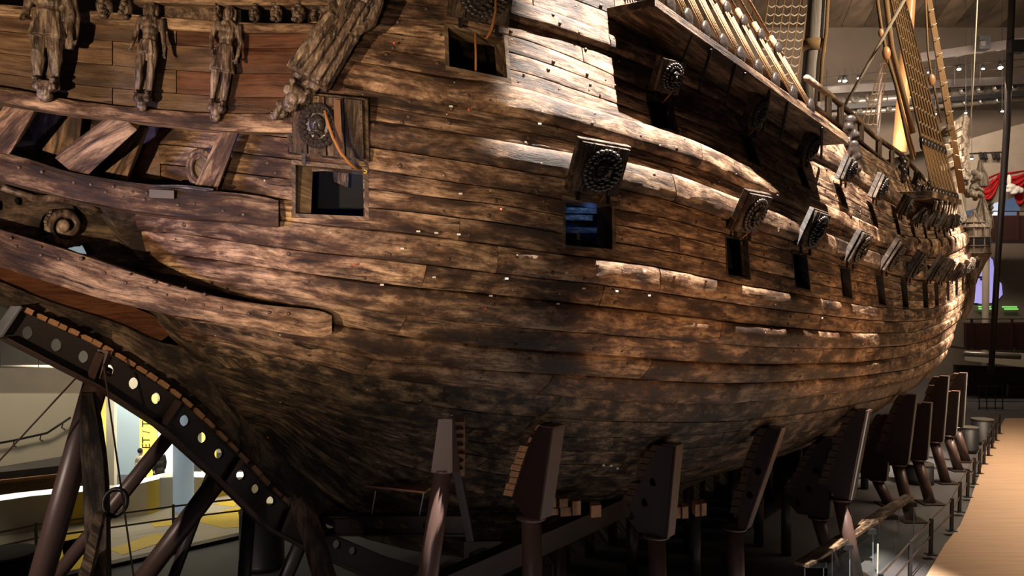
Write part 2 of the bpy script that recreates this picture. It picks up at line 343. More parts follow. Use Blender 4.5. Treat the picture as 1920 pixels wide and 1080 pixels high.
# plank seams read off the hull, top to bottom
SEAM = {
 'T5': [(600, -175), (850, -110), (983, -70), (1144, -20), (1280, 40), (1400, 112), (1500, 178), (1600, 254), (1680, 316), (1730, 346), (1765, 358), (1800, 360)],
 'T4': [(600, -110), (850, -60), (983, -30), (1144, 24), (1280, 82), (1400, 148), (1500, 208), (1600, 276), (1680, 332), (1725, 362), (1765, 378), (1800, 379)],
 'T3': [(600, -55), (850, -22), (983, 8), (1144, 68), (1280, 122), (1400, 184), (1500, 243), (1600, 305), (1671, 352), (1725, 383), (1765, 397), (1800, 396)],
 'T2': [(600, -10), (850, 14), (967, 42), (1144, 97), (1280, 152), (1400, 212), (1500, 270), (1600, 332), (1671, 377), (1725, 404), (1765, 414), (1800, 411)],
 'T1': [(600, 25), (700, 28), (830, 42), (960, 68), (1100, 118), (1212, 168), (1300, 207), (1385, 241), (1487, 296), (1563, 337), (1624, 372), (1671, 402), (1725, 426), (1765, 432), (1805, 424)],
 'U0': [(560, 105), (700, 122), (830, 145), (961, 162), (1105, 205), (1278, 254), (1367, 290), (1450, 330), (1540, 374), (1620, 412), (1700, 444), (1760, 452), (1808, 440)],
 'U': [(545, 152), (714, 172), (800, 189), (880, 202), (1078, 244), (1198, 278), (1325, 317), (1390, 344), (1450, 370), (1494, 388), (1536, 408), (1583, 429), (1617, 446), (1670, 467), (1697, 475), (1732, 483), (1750, 485), (1767, 484), (1793, 475), (1810, 466)],
 'V0': [(250, 170), (545, 205), (700, 225), (830, 245), (905, 257), (1080, 288), (1198, 308), (1290, 332), (1370, 362), (1450, 392), (1500, 411), (1590, 450), (1650, 472), (1700, 488), (1740, 496), (1770, 494), (1812, 478)],
 'V': [(250, 232), (440, 245), (545, 258), (697, 275), (830, 295), (980, 320), (1067, 335), (1168, 354), (1270, 378), (1355, 406), (1420, 430), (1485, 449), (1540, 468), (1590, 487), (1650, 506), (1690, 518), (1730, 525), (1760, 525), (1785, 518), (1814, 500)],
 'P1': [(250, 262), (440, 285), (545, 298), (750, 326), (867, 344), (980, 360), (1060, 375), (1153, 392), (1251, 409), (1355, 436), (1405, 450), (1482, 470), (1590, 503), (1650, 519), (1690, 530), (1730, 535), (1760, 534), (1785, 526), (1815, 508)],
 'P2': [(250, 300), (442, 324), (545, 336), (750, 361), (865, 376), (947, 385), (1050, 404), (1155, 421), (1250, 438), (1350, 461), (1480, 496), (1590, 523), (1650, 536), (1690, 545), (1730, 548), (1760, 545), (1785, 536), (1816, 516)],
 'P3': [(250, 345), (442, 365), (545, 376), (695, 390), (772, 397), (855, 408), (950, 420), (1050, 437), (1156, 455), (1278, 477), (1350, 492), (1480, 522), (1590, 545), (1650, 556), (1690, 563), (1730, 564), (1760, 560), (1785, 549), (1818, 526)],
 'P4': [(250, 380), (400, 398), (543, 416), (680, 430), (780, 441), (952, 464), (1050, 477), (1198, 496), (1358, 529), (1450, 546), (1518, 558), (1646, 577), (1726, 581), (1770, 572), (1800, 553), (1819, 536)],
 'W1': [(250, 428), (292, 435), (400, 449), (539, 469), (680, 484), (750, 492), (855, 505), (955, 517), (1080, 530), (1255, 554), (1400, 576), (1518, 591), (1600, 600), (1667, 605), (1726, 602), (1785, 580), (1820, 551)],
 'W2': [(250, 470), (328, 483), (400, 491), (580, 516), (680, 529), (750, 538), (855, 547), (980, 560), (1080, 571), (1255, 592), (1380, 608), (1560, 624), (1607, 627), (1681, 627), (1755, 609), (1800, 582), (1821, 562)],
 'W3': [(250, 500), (280, 508), (400, 534), (567, 560), (680, 581), (748, 590), (867, 605), (1030, 620), (1080, 624), (1255, 638), (1400, 650), (1563, 656), (1667, 652), (1726, 640), (1790, 604), (1822, 574)],
 'W4': [(290, 545), (450, 577), (580, 602), (680, 620), (748, 632), (880, 648), (1055, 662), (1160, 670), (1255, 678), (1405, 685), (1563, 684), (1681, 673), (1755, 646), (1822, 594)],
 'W5': [(290, 590), (430, 621), (578, 649), (680, 670), (722, 677), (830, 687), (1000, 698), (1160, 709), (1355, 719), (1555, 711), (1681, 698), (1755, 668), (1822, 610)],
 'W6': [(300, 628), (420, 648), (519, 668), (680, 703), (735, 712), (855, 724), (1005, 740), (1160, 753), (1205, 757), (1330, 758), (1400, 753), (1560, 738), (1681, 717), (1755, 686), (1820, 636)],
 'W7': [(310, 650), (447, 682), (680, 743), (805, 762), (905, 775), (1005, 783), (1160, 792), (1300, 794), (1455, 783), (1560, 768), (1681, 742), (1755, 708), (1815, 660)],
 'W8': [(320, 662), (440, 704), (560, 742), (700, 778), (900, 806), (1080, 822), (1255, 820), (1405, 805), (1560, 784), (1681, 756), (1755, 722), (1812, 675)],
}
NAMES = list(SEAM.keys())
AG = np.arange(5.0, 46.01, .1)
LINE = {}
for k, pts in SEAM.items():
    xs = [p[0] for p in pts]; ys = [p[1] for p in pts]
    q = np.concatenate([np.arange(xs[0], 1700, 10.), np.arange(1700, xs[-1]+.1, 4.)]); y = pchip(xs, ys, q)
    a = []; z = []
    for i in range(len(q)):
        A_, z_, Y_ = ray(q[i], y[i])
        if a and A_ <= a[-1]+.01: continue
        a.append(A_); z.append(z_)
    zz = np.interp(AG, a, z)
    # continue the sheer past the last reading
    sl = (z[-1]-z[-6])/(a[-1]-a[-6]) if len(a) > 6 else 0
    sl = max(-.02, min(.09, sl)); zz = np.where(AG > a[-1], z[-1]+sl*(AG-a[-1]), zz)
    kk = 5; pad = np.pad(zz, kk, 'edge'); ker = np.hanning(2*kk+1); ker /= ker.sum(); LINE[k] = np.convolve(pad, ker, 'valid')
KEEL = np.interp(AG, AT[1][::-1], AT[0][::-1])
for i in range(1, 10):
    t = (i/9.0)
    NAMES.append('X%d' % i); LINE['X%d' % i] = LINE['W8']*(1-t)+np.minimum(LINE['W8']-.05, np.maximum(KEEL, 1.05))*t
# one or two extra seams between the reading lines
def between(n0, n1, names):
    i = NAMES.index(n1)
    for j, nm in enumerate(names):
        t = (j+1)/(len(names)+1); LINE[nm] = LINE[n0]*(1-t)+LINE[n1]*t
        NAMES.insert(i+j, nm)
between('T1', 'U0', ['T1b', 'T1c'])
between('U', 'V0', ['Ub'])
for a, b in zip(NAMES[:-1], NAMES[1:]):
    LINE[b] = np.minimum(LINE[b], LINE[a]-.07)
def zl(name, A): return float(np.interp(A, AG, LINE[name]))

# gun ports from their corners: left, right, top-left, top-right, bottom-left, bottom-right
# corners: x top-left, top-right, y top-left, top-right, x bottom-left, bottom-right, y bottom-left, bottom-right
PORTS = {
 'low': [(547, 692, 300, 314, 547, 692, 408, 414), (1053, 1153, 366, 380, 1053, 1153, 466, 475), (1357, 1402, 440, 446, 1362, 1407, 518, 525), (1484, 1510, 468, 475, 1490, 1519, 541, 547),
  (1572, 1591, 496, 501, 1579, 1598, 558, 562), (1638.5, 1652, 511, 514, 1647, 1661, 572, 575), (1684.5, 1696, 524, 527, 1692, 1703, 578, 579), (1723, 1732.5, 528, 529, 1731, 1740, 578, 578),
  (1746, 1752.5, 531, 531, 1752.6, 1759.4, 575, 574), (1768.6, 1773, 530, 529, 1775, 1779.5, 566, 565), (1783.5, 1788, 522, 521, 1790.5, 1795, 557, 555), (1796, 1799.5, 515, 513, 1802.5, 1806, 547, 545), (1806, 1809, 507, 505, 1811, 1814, 536, 533)],
 'up': [(835, 958, 44, 68, 835, 958, 131, 156), (1211, 1258, 180, 190, 1221, 1272, 237, 252), (1386, 1410, 246, 255, 1400, 1426, 302, 314), (1487, 1505, 304, 311, 1503, 1521, 350, 361),
  (1563, 1577, 343, 349, 1577, 1591, 386, 395), (1624, 1634, 376, 382, 1637, 1647, 424, 430), (1670.5, 1679.5, 404, 409, 1682, 1690, 443, 448), (1702, 1708.5, 420, 423, 1712, 1718, 455, 458),
  (1725, 1730.5, 426, 428, 1735.5, 1740.5, 462, 463), (1748.5, 1753, 432, 432, 1756, 1760, 463, 463), (1764.6, 1768.3, 432, 431, 1772, 1775.5, 461, 460), (1778, 1781, 431, 430, 1784, 1787, 458, 457)]}
KS = {}
for row in ('low', 'up'):
    KS[row] = []
    for (xa, xb, ya, yb, xc, xd, yc, yd) in PORTS[row]:
        A0, Z0, Yq = ray((xa+xb)/2, (ya+yb)/2); A1, Z1, Yq = ray((xc+xd)/2, (yc+yd)/2)
        k = (A1-A0)/(Z0-Z1); KS[row].append(((A0+A1)/2, max(-.1, min(.9, k)), (Z0+Z1)/2))
KL = [np.array(t) for t in zip(*[(-5, 0, 8.2)]+KS['low'])]; KU = [np.array(t) for t in zip(*[(-5, 0, 10.5)]+KS['up'])]
def lean(a, z):
    """how far the port sides and frames rake aft below their mid height"""
    a = np.asarray(a, float); z = np.asarray(z, float)
    kl = np.interp(a, KL[0], KL[1]); ku = np.interp(a, KU[0], KU[1]); zl_ = np.interp(a, KL[0], KL[2]); zu = np.interp(a, KU[0], KU[2]); zm = (zl_+zu)/2
    lo_ = -kl*(np.clip(z, zl_-.8, zm)-zl_); return lo_-ku*np.clip(z-zm, 0, zu-zm+.8)
def unlean(A, z):
    a = A
    for _ in range(20): a = a*.5+.5*(A-float(lean(a, z)))
    return a
PL = []
for row in ('low', 'up'):
    for i, (xa, xb, ya, yb, xc, xd, yc, yd) in enumerate(PORTS[row]):
        a0, zb0, Y0 = ray(xc, yc); a1, zb1, Y1 = ray(xd, yd); _, zt0, _ = ray(xa, ya); _, zt1, _ = ray(xb, yb)
        PL.append(dict(row=row, i=i, A0=unlean(a0, zb0), A1=unlean(a1, zb1), zb0=zb0, zb1=zb1, zt0=zt0, zt1=zt1, w=a1-a0))
def pz(p, A, which):
    t = (A-p['A0'])/(p['A1']-p['A0']); return p[which+'0']*(1-t)+p[which+'1']*t

SHIP = root('warship', tuple(S(25, L0, 0)), 'huge old wooden warship with rows of open gun ports, standing on steel supports', 'ship')

# style of each strake: (base offset, bulge, material)
WALE = {('T3', 'T2'): (.03, .075), ('U0', 'U'): (.03, .11), ('V0', 'V'): (.03, .10), ('P4', 'W1'): (.015, .05), ('W2', 'W3'): (.02, .075),
        ('W4', 'W5'): (.02, .07), ('W5', 'W6'): (.02, .08), ('W7', 'W8'): (0, .03), ('W6', 'W7'): (0, .05), ('W1', 'W2'): (0, .02), ('W3', 'W4'): (0, .02)}
BUTT = {('W1', 'W2'): [751], ('W3', 'W4'): [746], ('W5', 'W6'): [733], ('P4', 'W1'): [1200], ('W2', 'W3'): [1330], ('T3', 'T2'): [1146]}
bolt_mb = MB(); pale_mb = MB()
def strip(nm_hi, nm_lo, a0, a1, loF, hiF, base, bulge, seed, V, Fc, UV):
    w_ = a1-a0
    if w_ < .04: return
    mid = (a0+a1)/2; st = .075 if mid < 17 else (.16 if mid < 26 else .3)
    nu = max(2, int(w_/st)+1); As = np.linspace(a0, a1, nu)
    nvi = 9 if mid < 17 else 6
    ts = np.array([0, .022, .07]+list(np.linspace(.2, .8, nvi-4))+[.93, .978, 1.0])
    k0 = len(V); nv = len(ts)
    fullhi = np.interp(As, AG, LINE[nm_hi]); fulllo = np.interp(As, AG, LINE[nm_lo])
    rows = []
    for iu, A in enumerate(As):
        hi = hiF[iu]; lo = loF[iu]
        for t in ts:
            z = lo+(hi-lo)*t
            T = min(1, max(0, (z-fulllo[iu])/(fullhi[iu]-fulllo[iu]+1e-6)))
            if bulge < .05: rnd = max(0, 1-abs(2*T-1)**8)
            else: rnd = max(0, 1-abs(2*T-1)**4.5)
            ed = 0 if 0 < t < 1 else -.05
            n1 = noise.noise(Vector((A*1.3, z*9, seed)))*.010+noise.noise(Vector((A*4, z*30, seed+9)))*.006
            if mid >= 22: n1 = 0
            rows.append((A, z, base+bulge*rnd+ed+n1+.004*noise.noise(Vector((A*.4, seed*3., 0))), T*.32+seed*3))
    R = np.array(rows); z = R[:, 1]; A = np.maximum(R[:, 0]+lean(R[:, 0], z), np.interp(z, *AT)+.02); off = R[:, 2]; Tn = R[:, 3]; e = .03
    b = half(A, z); ba = np.clip((half(A+e, z)-half(A-e, z))/(2*e), -3, 3); bz = np.clip((half(A, z+e)-half(A, z-e))/(2*e), -3, 3)
    ln = np.sqrt(1+ba**2+bz**2)
    Ax = A-ba/ln*off; Lx = L0+b+off/ln; Zx = z-bz/ln*off
    X = .6*Ax+.8*Lx; Y = .8*Ax-.6*Lx
    V += np.stack([X, Y, Zx], 1).tolist(); UV += np.stack([A+.9*b, Tn], 1).tolist()
    for i in range(nu-1):
        for j in range(nv-1):
            q = k0+i*nv+j; Fc.append((q, q+nv, q+nv+1, q+1))
    # end caps folded inward
    for col, side in ((0, 1), (nu-1, -1)):
        kk = len(V); base_i = k0+col*nv
        for j in range(nv):
            p = Vector(V[base_i+j])-EP*.12; V.append(tuple(p)); UV.append(UV[base_i+j])
        for j in range(nv-1):
            f = (base_i+j, base_i+j+1, kk+j+1, kk+j); Fc.append(f if side > 0 else f[::-1])

def startA(nm_hi, nm_lo):
    hi = LINE[nm_hi]; lo = LINE[nm_lo]; As = np.minimum(np.interp(hi, *AT), np.interp(lo, *AT))
    i = np.argmax(AG > As-.06); return AG[i]
for si in range(len(NAMES)-1):
    hi, lo = NAMES[si], NAMES[si+1]
    base, bulge = WALE.get((hi, lo), (0.0, .012))
    a = startA(hi, lo)
    if hi in ('T5', 'T4', 'T3', 'T2', 'T1', 'T1b', 'T1c', 'U0'): a = max(a, 6.9)
    cuts = sorted(ray(x, 600)[0] for x in BUTT.get((hi, lo), []))
    pos = a+rng.uniform(2.5, 6); ends = [a]
    allc = list(cuts)
    while pos < 43.5:
        if all(abs(pos-c) > 2 for c in allc) and pos > a+2: allc.append(pos)
        pos += rng.uniform(4.5, 8.5)
    ends += sorted(allc)+[45.6]
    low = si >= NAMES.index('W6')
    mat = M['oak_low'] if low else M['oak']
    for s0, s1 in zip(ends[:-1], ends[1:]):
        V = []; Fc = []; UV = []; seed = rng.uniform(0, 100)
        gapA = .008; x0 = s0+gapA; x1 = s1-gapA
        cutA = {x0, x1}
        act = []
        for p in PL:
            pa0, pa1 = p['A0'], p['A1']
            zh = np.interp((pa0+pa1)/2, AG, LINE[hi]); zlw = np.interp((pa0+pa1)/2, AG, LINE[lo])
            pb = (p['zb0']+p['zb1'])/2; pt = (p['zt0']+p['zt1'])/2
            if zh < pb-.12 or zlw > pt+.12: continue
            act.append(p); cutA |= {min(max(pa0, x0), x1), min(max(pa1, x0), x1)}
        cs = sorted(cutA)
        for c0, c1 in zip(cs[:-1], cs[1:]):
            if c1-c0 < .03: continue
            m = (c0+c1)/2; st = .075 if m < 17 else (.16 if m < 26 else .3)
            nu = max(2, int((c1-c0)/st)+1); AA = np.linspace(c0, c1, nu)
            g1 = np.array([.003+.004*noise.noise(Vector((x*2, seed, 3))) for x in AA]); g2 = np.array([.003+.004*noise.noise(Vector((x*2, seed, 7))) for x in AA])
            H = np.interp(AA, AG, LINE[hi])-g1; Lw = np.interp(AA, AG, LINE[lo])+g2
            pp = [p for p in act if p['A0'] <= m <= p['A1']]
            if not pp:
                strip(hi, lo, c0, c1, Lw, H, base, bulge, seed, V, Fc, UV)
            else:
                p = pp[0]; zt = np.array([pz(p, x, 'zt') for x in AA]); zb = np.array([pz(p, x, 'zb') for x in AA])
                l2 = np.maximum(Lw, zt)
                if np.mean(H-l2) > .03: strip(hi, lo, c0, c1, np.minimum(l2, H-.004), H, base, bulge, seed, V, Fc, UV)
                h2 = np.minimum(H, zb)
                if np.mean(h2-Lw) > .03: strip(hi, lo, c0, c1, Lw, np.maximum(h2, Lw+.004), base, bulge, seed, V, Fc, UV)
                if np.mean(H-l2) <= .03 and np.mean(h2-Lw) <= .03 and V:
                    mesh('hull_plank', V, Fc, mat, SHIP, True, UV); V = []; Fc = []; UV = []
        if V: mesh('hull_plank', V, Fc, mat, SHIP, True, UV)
        # fastenings
        q = x0+.15
        while q < x1-.1:
            zh = zl(hi, q); zw = zl(lo, q)
            dens = .62 if q < 20 else 1.1
            for fr in (.27, .72):
                if rng.random() < .72 and q < 34:
                    A = q+rng.uniform(-.12, .12); z = zw+(zh-zw)*(fr+rng.uniform(-.1, .1))
                    if any(p['A0']-.03 < A < p['A1']+.03 and pz(p, A, 'zb')-.03 < z < pz(p, A, 'zt')+.03 for p in PL): continue
                    pt, n = hull(A+float(lean(A, z)), z, base+bulge*.85+.004)
                    r = rng.choice([.016, .022, .03, .034]) if not low else rng.choice([.012, .018, .022])
                    u = n.cross(UP).normalized(); v = u.cross(n)
                    tgt = pale_mb if rng.random() < .12 else bolt_mb
                    if tgt is pale_mb: r = min(r, .014)
                    N_ = 8
                    ring = [pt+(u*math.cos(2*PI*j/N_)+v*math.sin(2*PI*j/N_))*r for j in range(N_)]
                    ring2 = [x+n*r*.45-(x-pt)*.3 for x in ring]
                    tgt.add(ring+ring2+[pt+n*r*.55], [(j, (j+1) % N_, N_+(j+1) % N_, N_+j) for j in range(N_)]+[(N_+j, N_+(j+1) % N_, 2*N_) for j in range(N_)])
            q += rng.uniform(.7, 1.3)*dens
bolt_mb.build('bolt_heads', M['bolt'], SHIP, True, kind='stuff')
pale_mb.build('treenails', M['paleb'], SHIP, True, kind='stuff')

# added inner shell (blocks light, keeps the hold dark), weather deck, starboard side, stem
def shell(name, off, zs, a0, a1, mat, sign=1, step=.5):
    V = []; Fc = []; AA = np.arange(a0, a1+.01, step)
    for A in AA:
        for z in zs:
            A_ = max(A, float(np.interp(z, *AT))+.05+off*.5); b = max(0.0, float(half(A_, z))-off); V.append(S(A_, L0+sign*b, z))
    n = len(zs)
    for i in range(len(AA)-1):
        for j in range(n-1): Fc.append((i*n+j, i*n+n+j, i*n+n+j+1, i*n+j+1))
    return mesh(name, V, Fc, mat, SHIP, True)
shell('hold_blackout', 1.5, np.arange(1.3, 9.9, .6), 6.2, 45.5, M['dark_in'])
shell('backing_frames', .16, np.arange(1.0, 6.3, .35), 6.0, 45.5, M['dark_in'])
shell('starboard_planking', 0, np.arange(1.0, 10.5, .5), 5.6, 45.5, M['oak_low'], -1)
V = []; Fc = []
AA = np.arange(7.0, 45.6, .5)
for A in AA:
    zt = zl('T5', A)-.75; b = float(half(A, zt)); V += [S(A, L0+b-.05, zt), S(A, L0, zt+.12), S(A, L0-b+.05, zt)]
for i in range(len(AA)-1):
    for j in range(2): q = i*3+j; Fc.append((q, q+3, q+4, q+1))
mesh('weather_deck', V, Fc, M['oak_low'], SHIP)
# bulwark inner faces, so that the top edge of the side has thickness
V = []; Fc = []
for A in AA:
    for dz, o in ((-.02, .0), (0.02, .02), (.02, -.16), (-.75, -.16)):
        zt = zl('T5', A); z = zt+dz; b = float(half(A, zt)); V.append(S(A, L0+b+o, z))
for i in range(len(AA)-1):
    for j in range(3): q = i*4+j; Fc.append((q, q+4, q+5, q+1))
mesh('bulwark_cap', V, Fc, M['oak_obj'], SHIP)
# decks inside the ports + beams that catch the blue working light
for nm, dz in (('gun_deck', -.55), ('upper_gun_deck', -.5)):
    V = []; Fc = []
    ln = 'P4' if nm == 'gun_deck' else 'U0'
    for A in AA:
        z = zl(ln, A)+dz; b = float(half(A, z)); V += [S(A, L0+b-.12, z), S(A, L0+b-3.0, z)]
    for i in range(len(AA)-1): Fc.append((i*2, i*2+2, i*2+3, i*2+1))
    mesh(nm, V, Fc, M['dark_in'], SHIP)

# ------------------------------------------------------------------ ports: lining, lid, mask, rope
def lion_mask():
    mb = MB()
    R = Matrix.Identity(3)
    mb.ball((0, 0, 0), .26, .30, .07, 24, 8)
    for k in range(26):
        t = 2*PI*k/26; c = (.25*math.cos(t), .30*math.sin(t), .03)
        mb.ball(c, .055, .055, .06, 6, 4)
    for k in range(18):
        t = 2*PI*k/18+.1; mb.ball((.19*math.cos(t), .235*math.sin(t), .065), .045, .045, .05, 6, 4)
    mb.ball((0, .02, .09), .12, .15, .08, 12, 6)
    mb.ball((0, -.02, .16), .035, .08, .045, 8, 5)      # nose
    mb.ball((0, -.07, .17), .06, .035, .03, 8, 5)
    for s in (-1, 1):
        mb.ball((s*.055, .06, .155), .03, .02, .02, 8, 5); mb.ball((s*.06, .10, .14), .045, .018, .03, 8, 5)
        mb.ball((s*.06, -.10, .13), .05, .04, .045, 8, 5); mb.ball((s*.13, .15, .07), .04, .05, .05, 8, 5)
    mb.ball((0, -.16, .11), .05, .035, .05, 8, 5)
    me = bpy.data.meshes.new('lion_mask'); me.from_pydata([tuple(v) for v in mb.v], [], mb.f); me.materials.append(M['black_mask'])
    me.polygons.foreach_set('use_smooth', [True]*len(me.polygons)); return me
MASK = lion_mask()
def place(me, name, mw, parent):
    o = bpy.data.objects.new(name, me); COL.objects.link(o); o.parent = parent
    off = OFF.get(parent.name, Vector()); mw = mw.copy(); mw.translation = mw.translation-off; o.matrix_local = mw; return o
def frame_m(o, x, y, z):
    m = Matrix((( x.x, y.x, z.x, o.x), (x.y, y.y, z.y, o.y), (x.z, y.z, z.z, o.z), (0, 0, 0, 1))); return m
for p in PL:
    Ac = (p['A0']+p['A1'])/2
    up = p['row'] == 'up'
    h = (p['zt0']+p['zt1']-p['zb0']-p['zb1'])/2; wA = p['A1']-p['A0']
    # lining: four boards round the opening, parts of one frame
    def pt(A, z, d):
        A = A+float(lean(A, z)); b = float(half(A, z)); q = S(A, L0+b, z); pc, n = hull(Ac, (p['zb0']+p['zt0'])/2); n = Vector((n.x, n.y, 0)).normalized(); return q+n*d, n
    q00, n = pt(p['A0'], p['zb0'], .02); q10, _ = pt(p['A1'], p['zb1'], .02); q01, _ = pt(p['A0'], p['zt0'], .02); q11, _ = pt(p['A1'], p['zt1'], .02)
    wd = (q10-q00).length
    far = not (p['i'] <= 1 and (p['row'] == 'low' or p['i'] == 0)); lm = M['lining_shade'] if far else M['lining']
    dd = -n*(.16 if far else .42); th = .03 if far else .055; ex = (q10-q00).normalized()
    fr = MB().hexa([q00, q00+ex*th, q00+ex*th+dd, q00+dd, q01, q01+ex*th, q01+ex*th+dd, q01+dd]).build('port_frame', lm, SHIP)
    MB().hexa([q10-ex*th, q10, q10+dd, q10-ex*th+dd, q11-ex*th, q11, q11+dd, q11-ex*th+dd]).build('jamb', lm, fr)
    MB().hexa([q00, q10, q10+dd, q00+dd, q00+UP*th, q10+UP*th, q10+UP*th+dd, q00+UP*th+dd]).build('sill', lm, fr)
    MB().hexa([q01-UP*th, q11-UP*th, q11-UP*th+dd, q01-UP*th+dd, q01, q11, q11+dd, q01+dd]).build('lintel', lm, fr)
    # lid
    xw = Vector((ex.x, ex.y, 0)).normalized()
    tilt = math.radians({'low': 27, 'up': 24}[p['row']]+rng.uniform(-3, 4))
    if p['row'] == 'low' and p['i'] == 0: tilt = math.radians(12)
    hinge = (q01+q11)/2+n*.11+UP*.02
    ud = UP*math.cos(tilt)+n*math.sin(tilt); nd = xw.cross(ud).normalized()
    if nd.dot(n) < 0: nd = -nd
    lh = h*1.03; lw = wd*.93; xs = (q11-q01); xs = xs.normalized()
    if p['i'] == 0 and not up: lh = h*1.12; lw = wd*1.04
    lid = MB()
    c = hinge+ud*(lh/2+.03)
    nb = 4 if wd > .5 else 3
    lid.box(c-nd*.075, xs*lw, ud*lh, nd*.10)
    lo_ = lid.build('gunport_lid', M['lid'], SHIP); bevel(lo_, .008)
    for k in range(nb):
        f0 = -.46+.92*k/nb; f1 = -.46+.92*(k+1)/nb-.02
        V = []; uvs = []
        m_ = MB().box(c+xs*lw*(f0+f1)/2+nd*.015, xs*lw*(f1-f0), ud*lh*.92, nd*(.06+.012*(k % 2)))
        uu = [((v-c).dot(ud)+k*3.1, (v-c).dot(xs)) for v in m_.v]
        bo = mesh('lid_board', m_.v, m_.f, M['lid'], lo_, uv=uu)
        if Ac < 20: bevel(bo, .006)
    if Ac < 30:
        nl = MB()
        for k in range(nb*2+1):
            for j in range(9):
                nl.ball(c+xs*lw*(-.42+.84*k/(nb*2))+ud*lh*(-.42+.84*j/8)+nd*.055, .009, None, None, 5, 3)
        nl.build('nail_heads', M['iron'], lo_, kind='stuff')
    sc = min(1.0, wd/.95) if not (p['i'] == 0 and not up) else .62
    sxy = (lw*.36/.28, lh*.36/.30)
    if p['i'] == 0 and not up: sxy = (lw*.235/.28, lh*.31/.30)
    mk = frame_m(c+nd*.055-(xs*lw*.10 if (p['i'] == 0 and not up) else xs*0), xs*sxy[0], ud*sxy[1], nd*.62)
    place(MASK, 'lion_mask', mk, lo_)
    for s in (-.3, .3):
        MB().box(hinge+xs*lw*s+ud*.0, xs*.05, UP*.16, n*.03).build('hinge_strap', M['iron'], lo_)
    # rope from a ring on the lid back in under the lintel
    r0 = c+nd*.10+ud*lh*.22+xs*lw*.03; r1 = (q01+q11)/2+xs*lw*.22-UP*.04-n*.05
    mid_ = (r0+r1)/2+n*.10-UP*.06+xs*lw*.12
    pts = []
    for k in range(13):
        t = k/12; pts.append(r0*(1-t)**2+mid_*2*t*(1-t)+r1*t*t)
    r_ = .013 if Ac < 14 else .010
    if p['i'] == 0 and not up: r0 = P(609, 208, 10.12); pts = [r0, P(614, 228, 10.1), P(624, 258, 10.08), P(638, 285, 10.1), P(655, 306, 10.2), P(668, 316, 10.35), P(676, 316, 10.5)]; r_ = .021
    MB().tube(pts, r_, 6).build('lid_rope', M['rope_or'], lo_, True)
    ring = MB().tube([r0+(xs*math.cos(a_)+ud*math.sin(a_))*.045 for a_ in np.linspace(0, 2*PI, 13)], .011, 6, False).build('ring_bolt', M['iron'], lo_, True)
# special strap on first lid, its number, and blue lit beams inside the second port
P1 = PL[0]; P2 = PL[1]
a = P(684, 316, 10.6)

# white and red survey tags on the planks
TAGS = [(842, 205), (1005, 237), (860, 364), (783, 431), (816, 434), (857, 437), (812, 516), (945, 519), (717, 529), (916, 549), (1087, 537), (1148, 542), (1040, 564), (1208, 550), (754, 463), (1055, 509), (1128, 861), (1142, 862), (1154, 867), (1194, 867), (1223, 867), (1199, 506), (915, 17), (1530, 594)]
for (x, y) in TAGS:
    A, z, Y = ray(x, y, .0); pt, n = hull(A, z, .125 if y < 900 else .05); u = n.cross(UP).normalized(); v = UP
    if u.x < 0: u = -u
    t_ = MB().box(pt, u*.05, v*.022, n*.012).build('survey_tag', M['tag'], SHIP)
for (x, y) in [(875, 211), (38, 128), (934, 393), (907, 572), (1037, 633), (488, 370), (738, 88), (667, 493), (237, 405), (39, 444), (508, 809), (1127, 157)]:
    if x < 240: continue
    A, z, Y = ray(x, y); pt, n = hull(A, z, .12); MB().ball(pt, .018, None, None, 8, 5).build('red_marker', M['redtag'], SHIP)
#PART2
from mathutils.geometry import tessellate_polygon
def CP(px, py, dL=0.0):
    """point on the ship's centre plane (plus dL to port) seen at that spot"""
    kx = (px-960)/F; return P(px, py, -(L0+dL)/(.6-.8*kx))
def plate(name, outer, holes, thick, mat, parent, label=None, kind=None):
    """flat cut-out plate: outer and hole loops are lists of coplanar 3D points; thick is a vector"""
    polys = [[Vector(p) for p in outer]]+[[Vector(p) for p in h] for h in holes]
    flat = [p for q in polys for p in q]; tr = tessellate_polygon(polys); n = len(flat); thick = Vector(thick)
    V = flat+[p+thick for p in flat]; Fc = [tuple(t) for t in tr]+[tuple(i+n for i in reversed(t)) for t in tr]
    k = 0
    for q in polys:
        m = len(q)
        for i in range(m): a_, b_ = k+i, k+(i+1) % m; Fc.append((a_, b_, b_+n, a_+n))
        k += m
    return mesh(name, V, Fc, mat, parent, False, None, kind, label)
def ell(cx, cy, rx, ry, fn, n=18): return [fn(cx+rx*math.cos(2*PI*i/n), cy+ry*math.sin(2*PI*i/n)) for i in range(n)]
